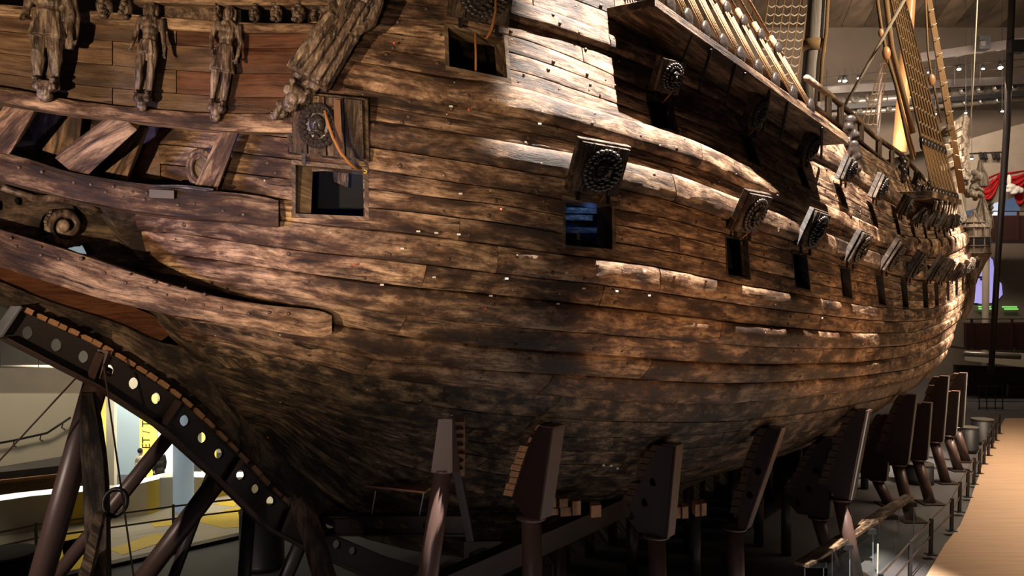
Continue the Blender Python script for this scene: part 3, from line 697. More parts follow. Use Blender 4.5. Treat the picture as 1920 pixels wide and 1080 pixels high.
def timber(name, xs, top, bot, Yf, depth, mat, parent, step=14, bulge=0.0, closed=True, rough=.008, kind=None):
    """curved beam whose near face runs between two sight lines, 'depth' deep"""
    X = np.linspace(xs[0], xs[1], max(3, int((xs[1]-xs[0])/step)+2)); tx = [p[0] for p in top]; ty = [p[1] for p in top]; bx = [p[0] for p in bot]; by = [p[1] for p in bot]
    T = pchip(tx, ty, X); B = pchip(bx, by, X); V = []; UV = []; nv = 7
    sd = rng.uniform(0, 50)
    for i, x in enumerate(X):
        Y = Yf(x)
        for j in range(nv):
            t = j/(nv-1); y = B[i]+(T[i]-B[i])*t; Yb = Y-bulge*(1-abs(2*t-1)**3)+rough*noise.noise(Vector((x*.03, t*5, sd)))
            p = P(x, y, Yb); V.append(p); UV.append((x/140., t*abs(T[i]-B[i])/140.))
        for p in (P(x, T[i], Y)+Vector((-.3, .95, 0))*depth, P(x, B[i], Y)+Vector((-.3, .95, 0))*depth):
            V.append(Vector((p.x, p.y, V[-nv if len(V) % (nv+2) == nv else -1].z)) if False else p); UV.append((x/140., .9))
    n = nv+2; Fc = []
    for i in range(len(X)-1):
        for j in range(n): a_ = i*n+j; b_ = i*n+(j+1) % n; Fc.append((a_, a_+n, b_+n, b_))
    Fc.append(tuple(range(n))); Fc.append(tuple((len(X)-1)*n+j for j in reversed(range(n))))
    for j in range(n): pass
    return mesh(name, V, Fc, mat, parent, True, UV, kind)
def lin(xs, ys): return lambda x: float(np.interp(x, xs, ys))

# ------------------------------------------------------------------ beakhead
YP = lin([-60, 0, 200, 400, 560, 640], [8.95, 9.15, 9.75, 10.2, 10.5, 10.62])     # side of the beakhead, meets the hull
ptop = lin([-40, 0, 250, 450, 640], [20, 26, 44, 54, 52]); pbot = lin([-40, 0, 150, 300, 420, 560, 640], [160, 172, 198, 213, 222, 224, 224])
fr_ = [0, .22, .50, .76, 1.0]
for k in range(4):
    segs = [(-44, 210), (212, 424), (426, 645)] if k % 2 else [(-44, 330), (332, 645)]
    for (xa, xb) in segs:
        q = np.arange(xa, xb+1, 20)
        tp = [(x, ptop(x)+(pbot(x)-ptop(x))*fr_[k]+.6) for x in q]; bt = [(x, ptop(x)+(pbot(x)-ptop(x))*fr_[k+1]-.6) for x in q]
        timber('beakhead_plank', (xa, xb), tp, bt, YP, .08, M['oak_red'] if xa > 300 else M['oak_panel'], SHIP, 16, .004)
def YR(d): return lambda x: YP(x)-d
timber('beakhead_rail', (-44, 548), [(-44, 158), (0, 163), (150, 190), (300, 206), (420, 213), (548, 212)], [(-44, 185), (0, 192), (150, 215), (300, 232), (420, 245), (548, 249)], YR(.10), .22, M['oak'], SHIP, 14, .03)
timber('beakhead_rail', (-44, 625), [(-44, 0), (0, 8), (150, 18), (280, 30), (450, 42), (625, 45)], [(-44, 24), (0, 29), (150, 40), (300, 53), (450, 61), (625, 60)], YR(.08), .2, M['oak'], SHIP, 14, .025)
timber('beakhead_rail', (250, 700), [(250, -14), (450, -12), (700, -14)], [(250, 3), (450, 9), (700, 9)], YR(.14), .2, M['oak'], SHIP, 14, .02)
timber('rail_board', (268, 452), [(268, 6), (452, 18)], [(268, 34), (452, 44)], YR(.02), .05, M['oak_obj'], SHIP, 16)
for (cx, cy, wx, hy) in [(197, 12, 16, 26), (238, 16, 12, 24), (478, 27, 11, 15), (519, 26, 12, 16), (560, 25, 13, 18), (590, 30, 9, 10), (412, 26, 6, 15)]:
    mb = MB(); c = P(cx, cy, YP(cx)-.05); k_ = YP(cx)/F
    mb.ball(c, wx*k_, .10, hy*k_, 12, 8)
    for q in range(6):
        t = q/5; mb.ball(c+Vector(((rng.random()-.5)*wx*k_, -.08, (t-.5)*1.7*hy*k_)), wx*k_*.5, .06, hy*k_*.22, 8, 5)
    mb.build('carved_baluster', M['carved'], SHIP, True)
mb = MB()
for cx in (611, 634):      # scroll block
    for q in range(5):
        r = (4+3.4*q)*YP(cx)/F; c = P(cx, 22, YP(cx)-.10+q*.012)
        mb.tube([c+Vector((math.cos(t)*r*.72, 0, math.sin(t)*r)) for t in np.linspace(0, 2*PI, 17)], .012, 5, False)
mb.box(P(622, 18, YP(622)-.04), (.36, .1, 0), (0, .1, 0), (0, 0, .30)); mb.build('scroll_carving', M['carved'], SHIP)

# knights carved in relief against the beakhead side
def bake(o, name):
    dg = bpy.context.evaluated_depsgraph_get(); me = bpy.data.meshes.new_from_object(o.evaluated_get(dg)); me.name = name
    m0 = o.data; o.modifiers.clear(); o.data = me; bpy.data.meshes.remove(m0)
    return o
def body(J, mb, w=1.0, armr=.030, legr=.050, skirt=None, face=True, fingers=True):
    """J: dict of joints in metres for a figure about 1 unit tall; appends solids to mb (fused later)"""
    g = lambda k: Vector(J[k])
    def limb(a_, b_, r0, r1):
        mb.tube([a_, (a_+b_)/2, b_], [r0, (r0+r1)/2*1.05, r1], 10); mb.ball(a_, r0, None, None, 10, 6); mb.ball(b_, r1, None, None, 10, 6)
    hip = (g('hl')+g('hr'))/2; sh = (g('sl')+g('sr'))/2; hd = g('head')
    ax = (g('sr')-g('sl')).normalized()
    for t, rx, ry in ((0, .085, .062), (.2, .078, .058), (.42, .072, .052), (.65, .088, .062), (.85, .098, .062), (1.0, .085, .05)):
        c = hip.lerp(sh, t); R = Matrix((ax, ax.cross(sh-hip).normalized()*-1, (sh-hip).normalized())).transposed()
        mb.ball(c, rx*w, ry*w, .06, 12, 8, R)
    limb(sh, hd-(hd-sh).normalized()*.05, .034*w, .028*w)
    up_ = (hd-sh).normalized()
    mb.ball(hd, .046, .054, .064, 14, 10)
    if face:
        f = Vector(J.get('look', (0, -1, 0))).normalized()
        mb.ball(hd+f*.05-up_*.005, .010, .014, .018, 6, 5); mb.ball(hd+f*.045-up_*.035, .02, .01, .008, 6, 4)
        for s_ in (-1, 1):
            mb.ball(hd+f*.043+ax*s_*.018+up_*.010, .010, .008, .007, 6, 4); mb.ball(hd+ax*s_*.046, .008, .012, .016, 6, 4); mb.ball(hd+f*.042+ax*s_*.018+up_*.022, .014, .008, .005, 6, 4)
        mb.ball(hd+f*.035-up_*.055, .018, .016, .014, 6, 4)
    for s_ in ('l', 'r'):
        limb(g('s'+s_), g('e'+s_), armr*1.15*w, armr*.85*w); limb(g('e'+s_), g('w'+s_), armr*.85*w, armr*.6*w)
        d = (g('w'+s_)-g('e'+s_)).normalized(); h = g('w'+s_)+d*.03; mb.ball(h, .020, .014, .028, 8, 6)
        if fingers:
            for q in range(4): mb.tube([h+ax*(q-1.5)*.009+d*.015, h+ax*(q-1.5)*.010+d*(.045+.008*(q in (1, 2)))+Vector((0, -.006, 0))], [.006, .0045], 5)
            mb.tube([h-ax*.015, h-ax*.028+d*.025+Vector((0, -.01, 0))], [.007, .005], 5)
        limb(g('h'+s_), g('k'+s_), legr*1.15*w, legr*.8*w); limb(g('k'+s_), g('a'+s_), legr*.82*w, legr*.5*w)
        m_ = g('k'+s_).lerp(g('a'+s_), .3); mb.ball(m_+Vector((0, .012, 0)), legr*.85*w, legr*.9*w, .06, 8, 6)
        ft = Vector(J.get('toe', (0, -1, 0))); mb.tube([g('a'+s_)+Vector((0, 0, -.02))-ft*.02, g('a'+s_)+ft*.08+Vector((0, 0, -.03))], [.028, .02], 8); mb.ball(g('a'+s_)+ft*.08+Vector((0, 0, -.03)), .022, .022, .016, 8, 5)
    if skirt:
        z0, z1, r0, r1 = skirt; c = hip
        n = 20; V = []; k0 = len(mb.v)
        for i in range(6):
            t = i/5; zz = z0+(z1-z0)*t
            for j in range(n):
                a_ = 2*PI*j/n; r = (r0+(r1-r0)*t)*(1+.07*math.sin(j*PI)*t+.06*(j % 2)*t)
                V.append((c.x+r*math.cos(a_), c.y+r*.75*math.sin(a_), zz))
        mb.add(V, [(i*n+j, i*n+(j+1) % n, (i+1)*n+(j+1) % n, (i+1)*n+j) for i in range(5) for j in range(n)]+[tuple(range(n))[::-1], tuple(5*n+j for j in range(n))])
STAND = dict(head=(0, 0, .925), sl=(-.105, 0, .80), sr=(.105, 0, .80), el=(-.145, .01, .63), er=(.145, .01, .63), wl=(-.135, -.03, .50), wr=(.135, -.03, .50),
             hl=(-.052, 0, .50), hr=(.052, 0, .50), kl=(-.058, -.02, .28), kr=(.058, -.02, .28), al=(-.058, 0, .06), ar=(.058, 0, .06))
def figure_mesh(name, mb, M4, mat, parent, voxel, disp=.0, seed=0):
    vv = [M4 @ v for v in mb.v]; o = mesh(name, vv, mb.f, mat, None, True)
    r = o.modifiers.new('r', 'REMESH'); r.mode = 'VOXEL'; r.voxel_size = voxel; r.use_smooth_shade = True
    s_ = o.modifiers.new('s', 'SMOOTH'); s_.factor = .5; s_.iterations = 2
    bake(o, name)
    if disp:
        me = o.data; n = len(me.vertices); co = np.empty(n*3); me.vertices.foreach_get('co', co); no = np.empty(n*3); me.vertices.foreach_get('normal', no)
        co = co.reshape(-1, 3); no = no.reshape(-1, 3)
        for i in range(n):
            c = co[i]; d = noise.noise(Vector((c[0]*34+seed, c[1]*34, c[2]*7)))*disp+noise.noise(Vector((c[0]*80, c[1]*80+seed, c[2]*40)))*disp*.4; c += no[i]*d
        me.vertices.foreach_set('co', co.ravel()); me.update()
    me = o.data; me.polygons.foreach_set('use_smooth', [True]*len(me.polygons))
    if parent:
        off = OFF[parent.name]; o.parent = parent; o.location = -off; OFF[o.name] = Vector()
    return o
def statue(head_px, foot_px, Yh, Yf, H, variant, width=1.0):
    top = P(head_px[0], head_px[1], Yh); base = P(foot_px[0], foot_px[1], Yf); zz = (top-base); h = zz.length; zz.normalize()
    fwd = -Vector((.25, -.97, 0)); fwd = Vector((.22, -.975, 0)); yy = -(fwd-zz*fwd.dot(zz)).normalized(); xx = yy.cross(zz).normalized()
    M4 = Matrix(((xx.x*h*width, yy.x*h, zz.x*h, base.x), (xx.y*h*width, yy.y*h, zz.y*h, base.y), (xx.z*h*width, yy.z*h, zz.z*h, base.z), (0, 0, 0, 1)))
    mb = MB(); J = dict(STAND)
    if variant == 'knight': J.update(wl=(-.15, -.05, .50), wr=(.17, -.02, .49), kl=(-.06, -.03, .28)); body(J, mb, 1.0, skirt=(.58, .44, .085, .105))
    elif variant == 'tunic': J.update(wl=(-.11, -.07, .52), el=(-.15, 0, .66)); body(J, mb, 1.0, skirt=(.60, .34, .085, .125))
    elif variant == 'cloak':
        J.update(wl=(-.15, -.05, .55), wr=(.16, -.03, .45)); body(J, mb, 1.25, skirt=(.62, .40, .10, .13))
        for q in range(7): mb.tube([(.02+.02*q, .03, .84), (.05+.022*q, .02-.03*(q % 2), .60), (.05+.02*q, .02, .36-.02*(q % 3))], [.028, .032, .026], 7)
    else:
        J.update(el=(-.16, -.02, .66), wl=(-.10, -.09, .58), er=(.15, 0, .66), wr=(.12, -.08, .54)); body(J, mb, 1.35, legr=.06, skirt=(.66, .10, .10, .15))
        for q in range(7): a_ = PI+PI*q/6; mb.tube([(.09*math.cos(a_), .09*math.sin(a_), .72), (.12*math.cos(a_), .12*math.sin(a_), .4), (.14*math.cos(a_), .12*math.sin(a_), .12)], [.02, .028, .022], 6)
    # hair / hat, backing post and the grotesque he stands on
    mb.ball((0, .02, .955), .052, .05, .05, 12, 8)
    for s_ in (-1, 1): mb.tube([(s_*.04, .02, .96), (s_*.05, .02, .90), (s_*.055, .01, .86)], [.025, .022, .014], 7)
    mb.box((0, .065, .46), (.13, 0, 0), (0, .05, 0), (0, 0, .98))
    mb.ball((0, -.01, -.02), .10, .07, .055, 12, 8); mb.ball((-.05, -.06, -.03), .035, .03, .04, 8, 6); mb.ball((.05, -.06, -.03), .035, .03, .04, 8, 6); mb.ball((0, -.07, -.07), .05, .03, .045, 8, 6)
    mb.ball((0, -.03, -.10), .06, .05, .06, 10, 6)
    return figure_mesh('carved_figure', mb, M4, M['carved'], SHIP, .010, .009, variant.__hash__() % 7*0+len(variant))
statue((93, -62), (87, 158), YP(93)-.16, YP(87)-.14, 1, 'cloak', 1.15)
statue((287, 2), (268, 182), YP(287)-.12, YP(268)-.14, 1, 'knight', .95)
statue((433, 10), (407, 200), YP(433)-.12, YP(407)-.14, 1, 'tunic', .92)
statue((712, -62), (560, 172), YP(640)-.34, YP(560)-.28, 1, 'corner', 1.0)
mb = MB()
for q in range(16):
    t = q/15; x = 562-44*t; y = 168+46*t; mb.ball(P(x+rng.uniform(-7, 7), y+rng.uniform(-7, 7), YP(x)-.22), rng.uniform(.05, .09), .07, rng.uniform(.04, .08), 8, 6)
for q in range(5): mb.tube([P(530, 195, YP(530)-.28), P(520-q*3, 212, YP(520)-.30), P(512-q*2+q*q, 224, YP(512)-.26)], [.03, .022, .012], 6)
figure_mesh('carved_console', mb, Matrix.Identity(4), M['carved'], SHIP, .014, .012, 3)

# knees and timbers under the beakhead
def knee(a, b, ya, yb, wpx, hpx, mat='oak_obj', w1=None):
    k = ya/F; p0 = P(a[0], a[1], ya); m_ = MB().beam(p0, P(b[0], b[1], yb), wpx*k, hpx*k, (1, .2, 0), (w1 or wpx)*k, hpx*k); d = (P(b[0], b[1], yb)-p0).normalized(); sd = d.cross(Vector((0, 1, 0))).normalized()
    bevel(mesh('bracket_timber', m_.v, [tuple(reversed(f)) for f in m_.f], M['oak'], SHIP, False, [((v-p0).dot(d)+a[0], (v-p0).dot(sd)+v.y) for v in m_.v]), .012)
knee((48, 190), (-14, 290), 9.5, 9.7, 46, 30, w1=52)
knee((105, 205), (95, 320), 10.35, 10.4, 95, 14)
knee((243, 222), (132, 312), 9.9, 10.1, 44, 30, w1=60)
knee((262, 232), (212, 328), 10.5, 10.6, 30, 30, w1=54)
knee((434, 240), (386, 356), 10.32, 10.42, 30, 20, w1=40)
plate('stem_board', [CP(x, y, .30) for x, y in [(186, 372), (262, 385), (300, 455), (352, 532), (300, 510), (262, 488), (226, 440)]], [], EP*-.3, M['oak_low'], SHIP)
plate('stem_board', [CP(x, y, .36) for x, y in [(264, 385), (338, 402), (322, 440), (330, 470), (352, 498), (392, 540), (354, 532), (302, 455)]], [], EP*-.3, M['oak'], SHIP)
timber('hood_plank', (-44, 235), [(-44, 180), (235, 232)], [(-44, 300), (120, 320), (235, 340)], lambda x: YP(x)+.95, .06, M['oak_low'], SHIP, 20)
timber('hood_plank', (150, 300), [(150, 215), (300, 235)], [(150, 345), (300, 350)], lambda x: 10.95+(x-150)*.0005, .06, M['oak_red'], SHIP, 20)
# hawse hole with carved surround
hc = P(377, 315, 10.50); mb = MB()
for r, th in ((.225, .035), (.17, .022)):
    mb.tube([hc+Vector((math.cos(t)*r*.72, -.02, math.sin(t)*r)) for t in np.linspace(0, 2*PI, 25)], th, 7, False)
hz = mb.build('hawse_ring', M['oak_obj'], SHIP, True)
MB().tube([hc+Vector((0, .03, 0)), hc+Vector((0, .06, 0))], [.14, .14], 20).build('hawse_hole', M['lining'], hz)
# two cheek timbers bending round the bow
timber('cheek_timber', (-44, 522), [(-44, 268), (0, 284), (60, 300), (130, 322), (280, 346), (400, 358), (490, 368), (522, 376)], [(-44, 325), (0, 338), (60, 352), (130, 372), (280, 399), (400, 412), (522, 425)],
       lin([-44, 0, 130, 280, 400, 522], [9.45, 9.6, 9.95, 10.25, 10.36, 10.52]), .62, M['oak'], SHIP, 12, .04)
timber('cheek_timber', (-44, 622), [(-44, 414), (0, 430), (100, 461), (200, 494), (300, 528), (400, 555), (500, 572), (600, 583), (622, 592)], [(-44, 482), (0, 500), (100, 532), (200, 563), (300, 586), (400, 603), (500, 619), (600, 632), (622, 626)],
       lin([-44, 0, 200, 400, 622], [9.7, 9.85, 10.3, 10.55, 10.86]), .66, M['oak'], SHIP, 12, .04)
bm_ = MB()
for (x, y) in [(35, 314), (78, 322), (138, 342), (170, 346), (198, 360), (212, 350), (231, 368), (248, 360), (275, 362), (270, 374), (298, 378), (333, 384), (364, 382), (418, 395), (456, 402), (20, 447), (30, 462), (76, 463), (76, 478), (110, 485), (152, 485), (152, 504), (196, 512), (235, 530), (244, 514), (275, 540), (290, 528), (316, 535), (313, 553), (348, 540), (345, 562), (383, 552), (381, 572), (415, 578), (466, 588), (505, 586), (541, 588), (556, 604)]:
    yy = lin([0, 130, 280, 400, 522], [9.6, 9.95, 10.25, 10.36, 10.52])(x) if y < 425 and x < 470 and y < 330+x*.2+20 else lin([0, 200, 400, 622], [9.85, 10.3, 10.55, 10.86])(x)
    bm_.ball(P(x, y, yy-.035), rng.choice([.018, .024, .028]), .015, None, 10, 5)
bm_.build('cheek_bolts', M['bolt'], SHIP, True, kind='stuff')
MB().box(P(304, 364, 10.19), (.30, .03, -.012), (0, .03, 0), (0, 0, .105)).build('repair_plate', M['steel2'], SHIP)
timber('deck_sliver', (285, 400), [(285, 346), (340, 347), (400, 354)], [(285, 350), (340, 353), (400, 359)], lambda x: 10.15, .12, M['steel2'], SHIP)
# cutwater between the cheeks, pierced by the carving
f0 = lambda x, y: CP(x, y, .10)
plate('cutwater', [f0(*q) for q in [(-60, 268), (60, 310), (250, 372), (345, 410), (345, 570), (250, 545), (180, 520), (60, 480), (-60, 450)]],
      [ell(38, 376, 11, 9, f0), ell(122, 433, 9, 10, f0), [f0(*q) for q in [(128, 458), (150, 462), (162, 452), (170, 462), (178, 478), (150, 475), (128, 466)]],
       [f0(*q) for q in [(80, 405), (90, 398), (86, 420), (88, 446), (79, 438), (74, 424)]], [f0(*q) for q in [(134, 382), (142, 380), (152, 396), (156, 420), (149, 410)]], ell(3, 385, 6, 9, f0),
       [f0(*q) for q in [(46, 440), (66, 444), (72, 452), (48, 449)]]],
      EP*-.22, M['oak_low'], SHIP)
mb = MB()
sp = [f0(118+(36-t*3.6)*math.cos(t*1.15+1.2), 424+(34-t*3.3)*math.sin(t*1.15+1.2))+EP*.06 for t in np.linspace(0, 9, 44)]
mb.tube(sp, [.06]*30+list(np.linspace(.06, .03, 14)), 8); mb.ball(f0(112, 424)+EP*.1, .09, .07, .09, 10, 7)
for q in range(9): mb.ball(f0(85+4*math.cos(q), 398+q*6)+EP*.08, .035, .03, .035, 8, 5)
mb.tube([f0(0, 352)+EP*.05, f0(60, 372)+EP*.05, f0(105, 372)+EP*.06, f0(150, 384)+EP*.05, f0(200, 400)+EP*.05], [.04, .05, .05, .04, .03], 8)
mb.build('scroll_carving', M['carved'], SHIP, True)
plate('knee_plank', [CP(*q, .16) for q in [(-60, 462), (0, 495), (100, 524), (200, 556), (290, 592), (318, 628), (296, 643), (225, 613), (100, 572), (0, 534), (-60, 508)]], [], EP*-.2, M['oak_red'], SHIP)
# stem timber above the steel cradle
st_lo = [(-60, 524), (0, 561), (60, 588), (190, 645), (330, 734), (440, 838), (545, 935), (640, 990), (760, 1030), (900, 1050)]
st_hi = [(-60, 497), (0, 528), (100, 568), (225, 608), (300, 642), (370, 655), (480, 735), (600, 838), (760, 925), (900, 985)]
qx = np.arange(-60, 900, 30); lo_ = pchip([p[0] for p in st_lo], [p[1] for p in st_lo], qx); hi_ = pchip([p[0] for p in st_hi], [p[1] for p in st_hi], qx)
for i0, i1 in ((0, 9), (9, 17), (17, 25), (25, 31)):
    i1 = min(i1, len(qx)-1)
    V = []; UV = []; n = 7
    for i in range(i0, i1+1):
        for j in range(n):
            t = j/(n-1); c = CP(qx[i], lo_[i]+(hi_[i]-lo_[i])*t, .22+.03*noise.noise(Vector((qx[i]*.02, t*4, 5)))); V.append(c); UV.append((qx[i]/120., t*.5))
        for dL in (1, 0):
            c = CP(qx[i], lo_[i] if dL == 0 else hi_[i], .22)-EP*.44; V.append(c); UV.append((qx[i]/120., .7))
    n2 = n+2; Fc = [(a_*n2+j, a_*n2+n2+j, a_*n2+n2+(j+1) % n2, a_*n2+(j+1) % n2) for a_ in range(i1-i0) for j in range(n2)]
    Fc += [tuple(range(n2)), tuple((i1-i0)*n2+j for j in reversed(range(n2)))]
    mesh('stem_timber', V, Fc, M['oak_low'], SHIP, True, UV)
# slanting boards between lower cheek and hull planking
for i in range(11):
    x0 = 262+i*32; yt0 = lin([262, 620], [578, 634])(x0); x1 = x0+120-i*8; yb = lin([330, 440, 520, 620], [652, 688, 664, 640])(x1); yb = max(yb, yt0+6)
    w_ = 30; a_, z_, _ = ray(x0, yt0); pA, n = hull(a_, z_, .075); a2, z2, _ = ray(x1, yb); pB, n2 = hull(a2, z2, .065)
    a3, z3, _ = ray(x0+w_, yt0+3); pC, _n = hull(a3, z3, .075); a4, z4, _ = ray(x1+w_-5, lin([330, 440, 520, 660], [652, 688, 664, 636])(x1+w_-5)); pD, _n = hull(a4, z4, .065)
    mb = MB(); rr = 6
    V = []; UV = []
    for k in range(rr):
        t = k/(rr-1)
        for (p_, q_) in ((pA, pB), (pC, pD)):
            r_ = p_.lerp(q_, t); V += [r_+n*.0, r_-n*.16]; UV += [(t*1.2+i, 0 if p_ is pA else .25)]*2
    Fc = []
    for k in range(rr-1):
        b_ = k*4; Fc += [(b_, b_+2, b_+6, b_+4), (b_, b_+4, b_+5, b_+1), (b_+2, b_+3, b_+7, b_+6)]
    Fc += [(0, 1, 3, 2), ((rr-1)*4, (rr-1)*4+2, (rr-1)*4+3, (rr-1)*4+1)]
    mesh('slanting_board', V, Fc, M['oak_low'], SHIP, False, UV)

# ------------------------------------------------------------------ first port: orange strap on its lid, number inside; blue beams inside
fl = bpy.data.objects['gunport_lid']
MB().box(P(634, 233, 10.20), (.085, .0, -.005), (0, .02, 0), (-.03, .0, .62)).build('leather_strap', M['strap'], fl)
MB().hexa([P(549, 404, 10.72), P(583, 402, 10.86), P(583, 402, 11.0), P(549, 404, 10.9), P(549, 302, 10.72), P(587, 306, 10.86), P(587, 306, 11.0), P(549, 302, 10.9)]).build('port_post', M['lining'], SHIP)
MB().hexa([P(584, 322, 10.84), P(650, 318, 10.84), P(650, 318, 10.95), P(584, 322, 10.95), P(586, 302, 10.84), P(688, 310, 10.84), P(688, 310, 10.95), P(586, 302, 10.95)]).build('broken_lintel', M['lining'], SHIP)
text_mesh('port_number', '5', .11, .002, M['yellow'], SHIP, P(681, 325, 10.58), (PI/2, 0, .1))
point('blue_hold_lamp', P(1105, 395, 12.7), 5, (.08, .3, 1.0), .1); point('blue_hold_lamp', P(668, 322, 11.35), 3, (.05, .35, 1.0), .1)
for (x, y, w_) in ((1060, 408, .9), (1100, 432, 1.5), (1082, 395, 1.2)):
    MB().box(P(x, y, 13.0), (w_, .2, 0), (0, .12, 0), (0, 0, .09)).build('hold_beam', M['oak_obj'], SHIP)
MB().beam(P(1084, 436, 12.6), P(1086, 475, 12.6), .05, .05, (1, 0, 0)).build('hold_post', M['steel2'], SHIP)
MB().add([P(624, 315, 11.6), P(654, 313, 11.6), P(653, 352, 11.6), P(625, 340, 11.6), P(624, 315, 11.7), P(654, 313, 11.7), P(653, 352, 11.7), P(625, 340, 11.7)], [(0, 1, 2, 3), (7, 6, 5, 4), (0, 4, 5, 1), (1, 5, 6, 2), (2, 6, 7, 3), (3, 7, 4, 0)]).build('hold_knee', M['oak_obj'], SHIP)
MB().tube([P(891, 60, 11.2), P(892, 100, 11.2), P(892, 142, 11.2)], .017, 7).build('hanging_rope', M['rope_or'], SHIP, True)
MB().tube([P(930, -20, 10.6), P(929, 20, 10.6), P(922, 55, 10.7), P(912, 72, 10.8), P(908, 68, 10.9)], .016, 7).build('hanging_rope', M['rope_or'], SHIP, True)

# ------------------------------------------------------------------ channels, chain plates, shrouds
def channel(px0, py0, px1, py1, off, th, nseg=14):
    pts = []
    for i in range(nseg+1):
        t = i/nseg; A, z, Y = ray(px0+(px1-px0)*t, py0+(py1-py0)*t, off); pts.append((A, z))
    V = []; UV = []
    for A, z in pts:
        b = float(half(A, z)); o_ = L0+b
        V += [S(A, o_+off, z), S(A, o_+off, z+th), S(A, o_-.1, z+th+.03), S(A, o_-.1, z+.03)]; UV += [(A, 0), (A, .1), (A, .8), (A, .9)]
    Fc = []
    for i in range(nseg):
        for j in range(4): a_ = i*4+j; b_ = i*4+(j+1) % 4; Fc.append((a_, a_+4, b_+4, b_))
    Fc += [(0, 1, 2, 3), tuple(nseg*4+j for j in (3, 2, 1, 0))]
    o = mesh('channel', V, Fc, M['oak'], SHIP, False, UV); bevel(o, .012); return o, pts
ch1, cp1 = channel(1228, 12, 1590, 270, .80, .13)
# the sloping front end of the channel
a_, z_, _ = ray(1165, 38); q0, n0 = hull(a_, z_, 0); A1_, z1_ = cp1[0]; q1 = S(A1_, L0+float(half(A1_, z1_))+.80, z1_)
MB().add([q0, q1, S(A1_, L0+float(half(A1_, z1_)), z1_), q0+UP*.1, q1+UP*.13, S(A1_, L0+float(half(A1_, z1_)), z1_+.13)], [(0, 1, 2), (5, 4, 3), (0, 3, 4, 1), (1, 4, 5, 2), (2, 5, 3, 0)]).build('channel_end', M['oak_obj'], SHIP)
ch2, cp2 = channel(1749, 370, 1803, 384, .75, .17)
for (x0, y0, x1, y1) in [(1333, 92, 1313, 172), (1378, 120, 1362, 198), (1397, 138, 1386, 168), (1443, 165, 1433, 243), (1477, 192, 1466, 260), (1541, 240, 1540, 302), (1298, 62, 1280, 120)]:
    A, z, Y = ray(x0, y0, .78); A2, z2, Y2 = ray(x1, y1, .10)
    MB().tube([P(x0, y0, Y), P(x1, y1-(y1-y0)*.15, Y2-.05), P(x1-2, y1, Y2-.02)], .024, 7).build('chain_plate', M['iron'], SHIP, True)
for i in range(10):
    x0 = 1752+i*4.9; A, z, Y = ray(x0, 377, .74); A2, z2, Y2 = ray(x0-6, 408, .08)
    MB().tube([P(x0, 378, Y), P(x0-6, 408, Y2)], .03, 5).build('chain_plate', M['rope_lt'] if i % 2 else M['iron'], SHIP, True)
def deadeye(c, ax_, sz, parent):
    mb = MB(); R = Vector(ax_).to_track_quat('Z', 'Y').to_matrix()
    mb.ball(c, sz, sz*1.25, sz*.42, 12, 8, R); return mb.build('deadeye', M['black_mask'], parent, True)
def shroud_set(pts, tops, lan, r, rl, mat, n_lan=6, rat=None):
    ends = []
    for k, (b, tp) in enumerate(zip(pts, tops)):
        d = (tp-b).normalized(); u = b+d*lan
        sh = MB().tube([u, b+(tp-b)*.5, tp], [r, r, r*.9], 7).build('shroud', M[mat], SHIP, True)
        sd = EA
        deadeye(b+d*.12, EP, r*4.4, sh); deadeye(u, EP, r*4.4, sh)
        for q in range(n_lan):
            o_ = sd*((q-(n_lan-1)/2)*r*1.5)
            MB().tube([b+d*.18+o_*.8+EP*(.02*(q % 2)), u-d*.05+o_+EP*(.02*(q % 2))], rl, 5).build('lanyard', M['rope'], sh, True)
        MB().tube([u-d*.10+sd*.03, u+d*.10, u+d*.34+EP*.02], [r*1.8, r*2.0, r*1.35], 7).build('seizing', M[mat], sh, True)
        ends.append((b, tp, u))
    if rat:
        h0, h1, n = rat
        for i in range(n):
            t = (h0+(h1-h0)*i/(n-1))
            for (b, tp, u), (b2, tp2, u2) in zip(ends[:-1], ends[1:]):
                p_ = b+(tp-b).normalized()*t; q_ = b2+(tp2-b2).normalized()*t; m_ = (p_+q_)/2-UP*.07*(p_-q_).length/.5
                MB().tube([p_, (p_+m_)/2-UP*.02, m_, (q_+m_)/2-UP*.02, q_], rl*.8, 4).build('ratline', M['rope_lt'], SHIP, True)
mt = S(13.5, L0, 24)
pts = [P(0, 0, 1)]*0; tops = []
for i in range(9):
    x = 1262+i*33; y = np.interp(x, [1228, 1590], [2, 262])-2; A, z, Y = ray(x, y, .72); pts.append(P(x, y, Y)); tops.append(mt+EA*(i*.16-.6))
shroud_set(pts, tops, 1.35, .034, .013, 'rope', 6)
mt2 = P(1585, -420, 36)
pts = []; tops = []
for i in range(8):
    x = 1752+i*6.1; y = 370+i*1.2; A, z, Y = ray(x, y, .70); pts.append(P(x, y, Y)); tops.append(mt2+EA*(i*.25-1))
shroud_set(pts, tops, 2.0, .038, .018, 'rope', 4, (2.3, 12.5, 17))
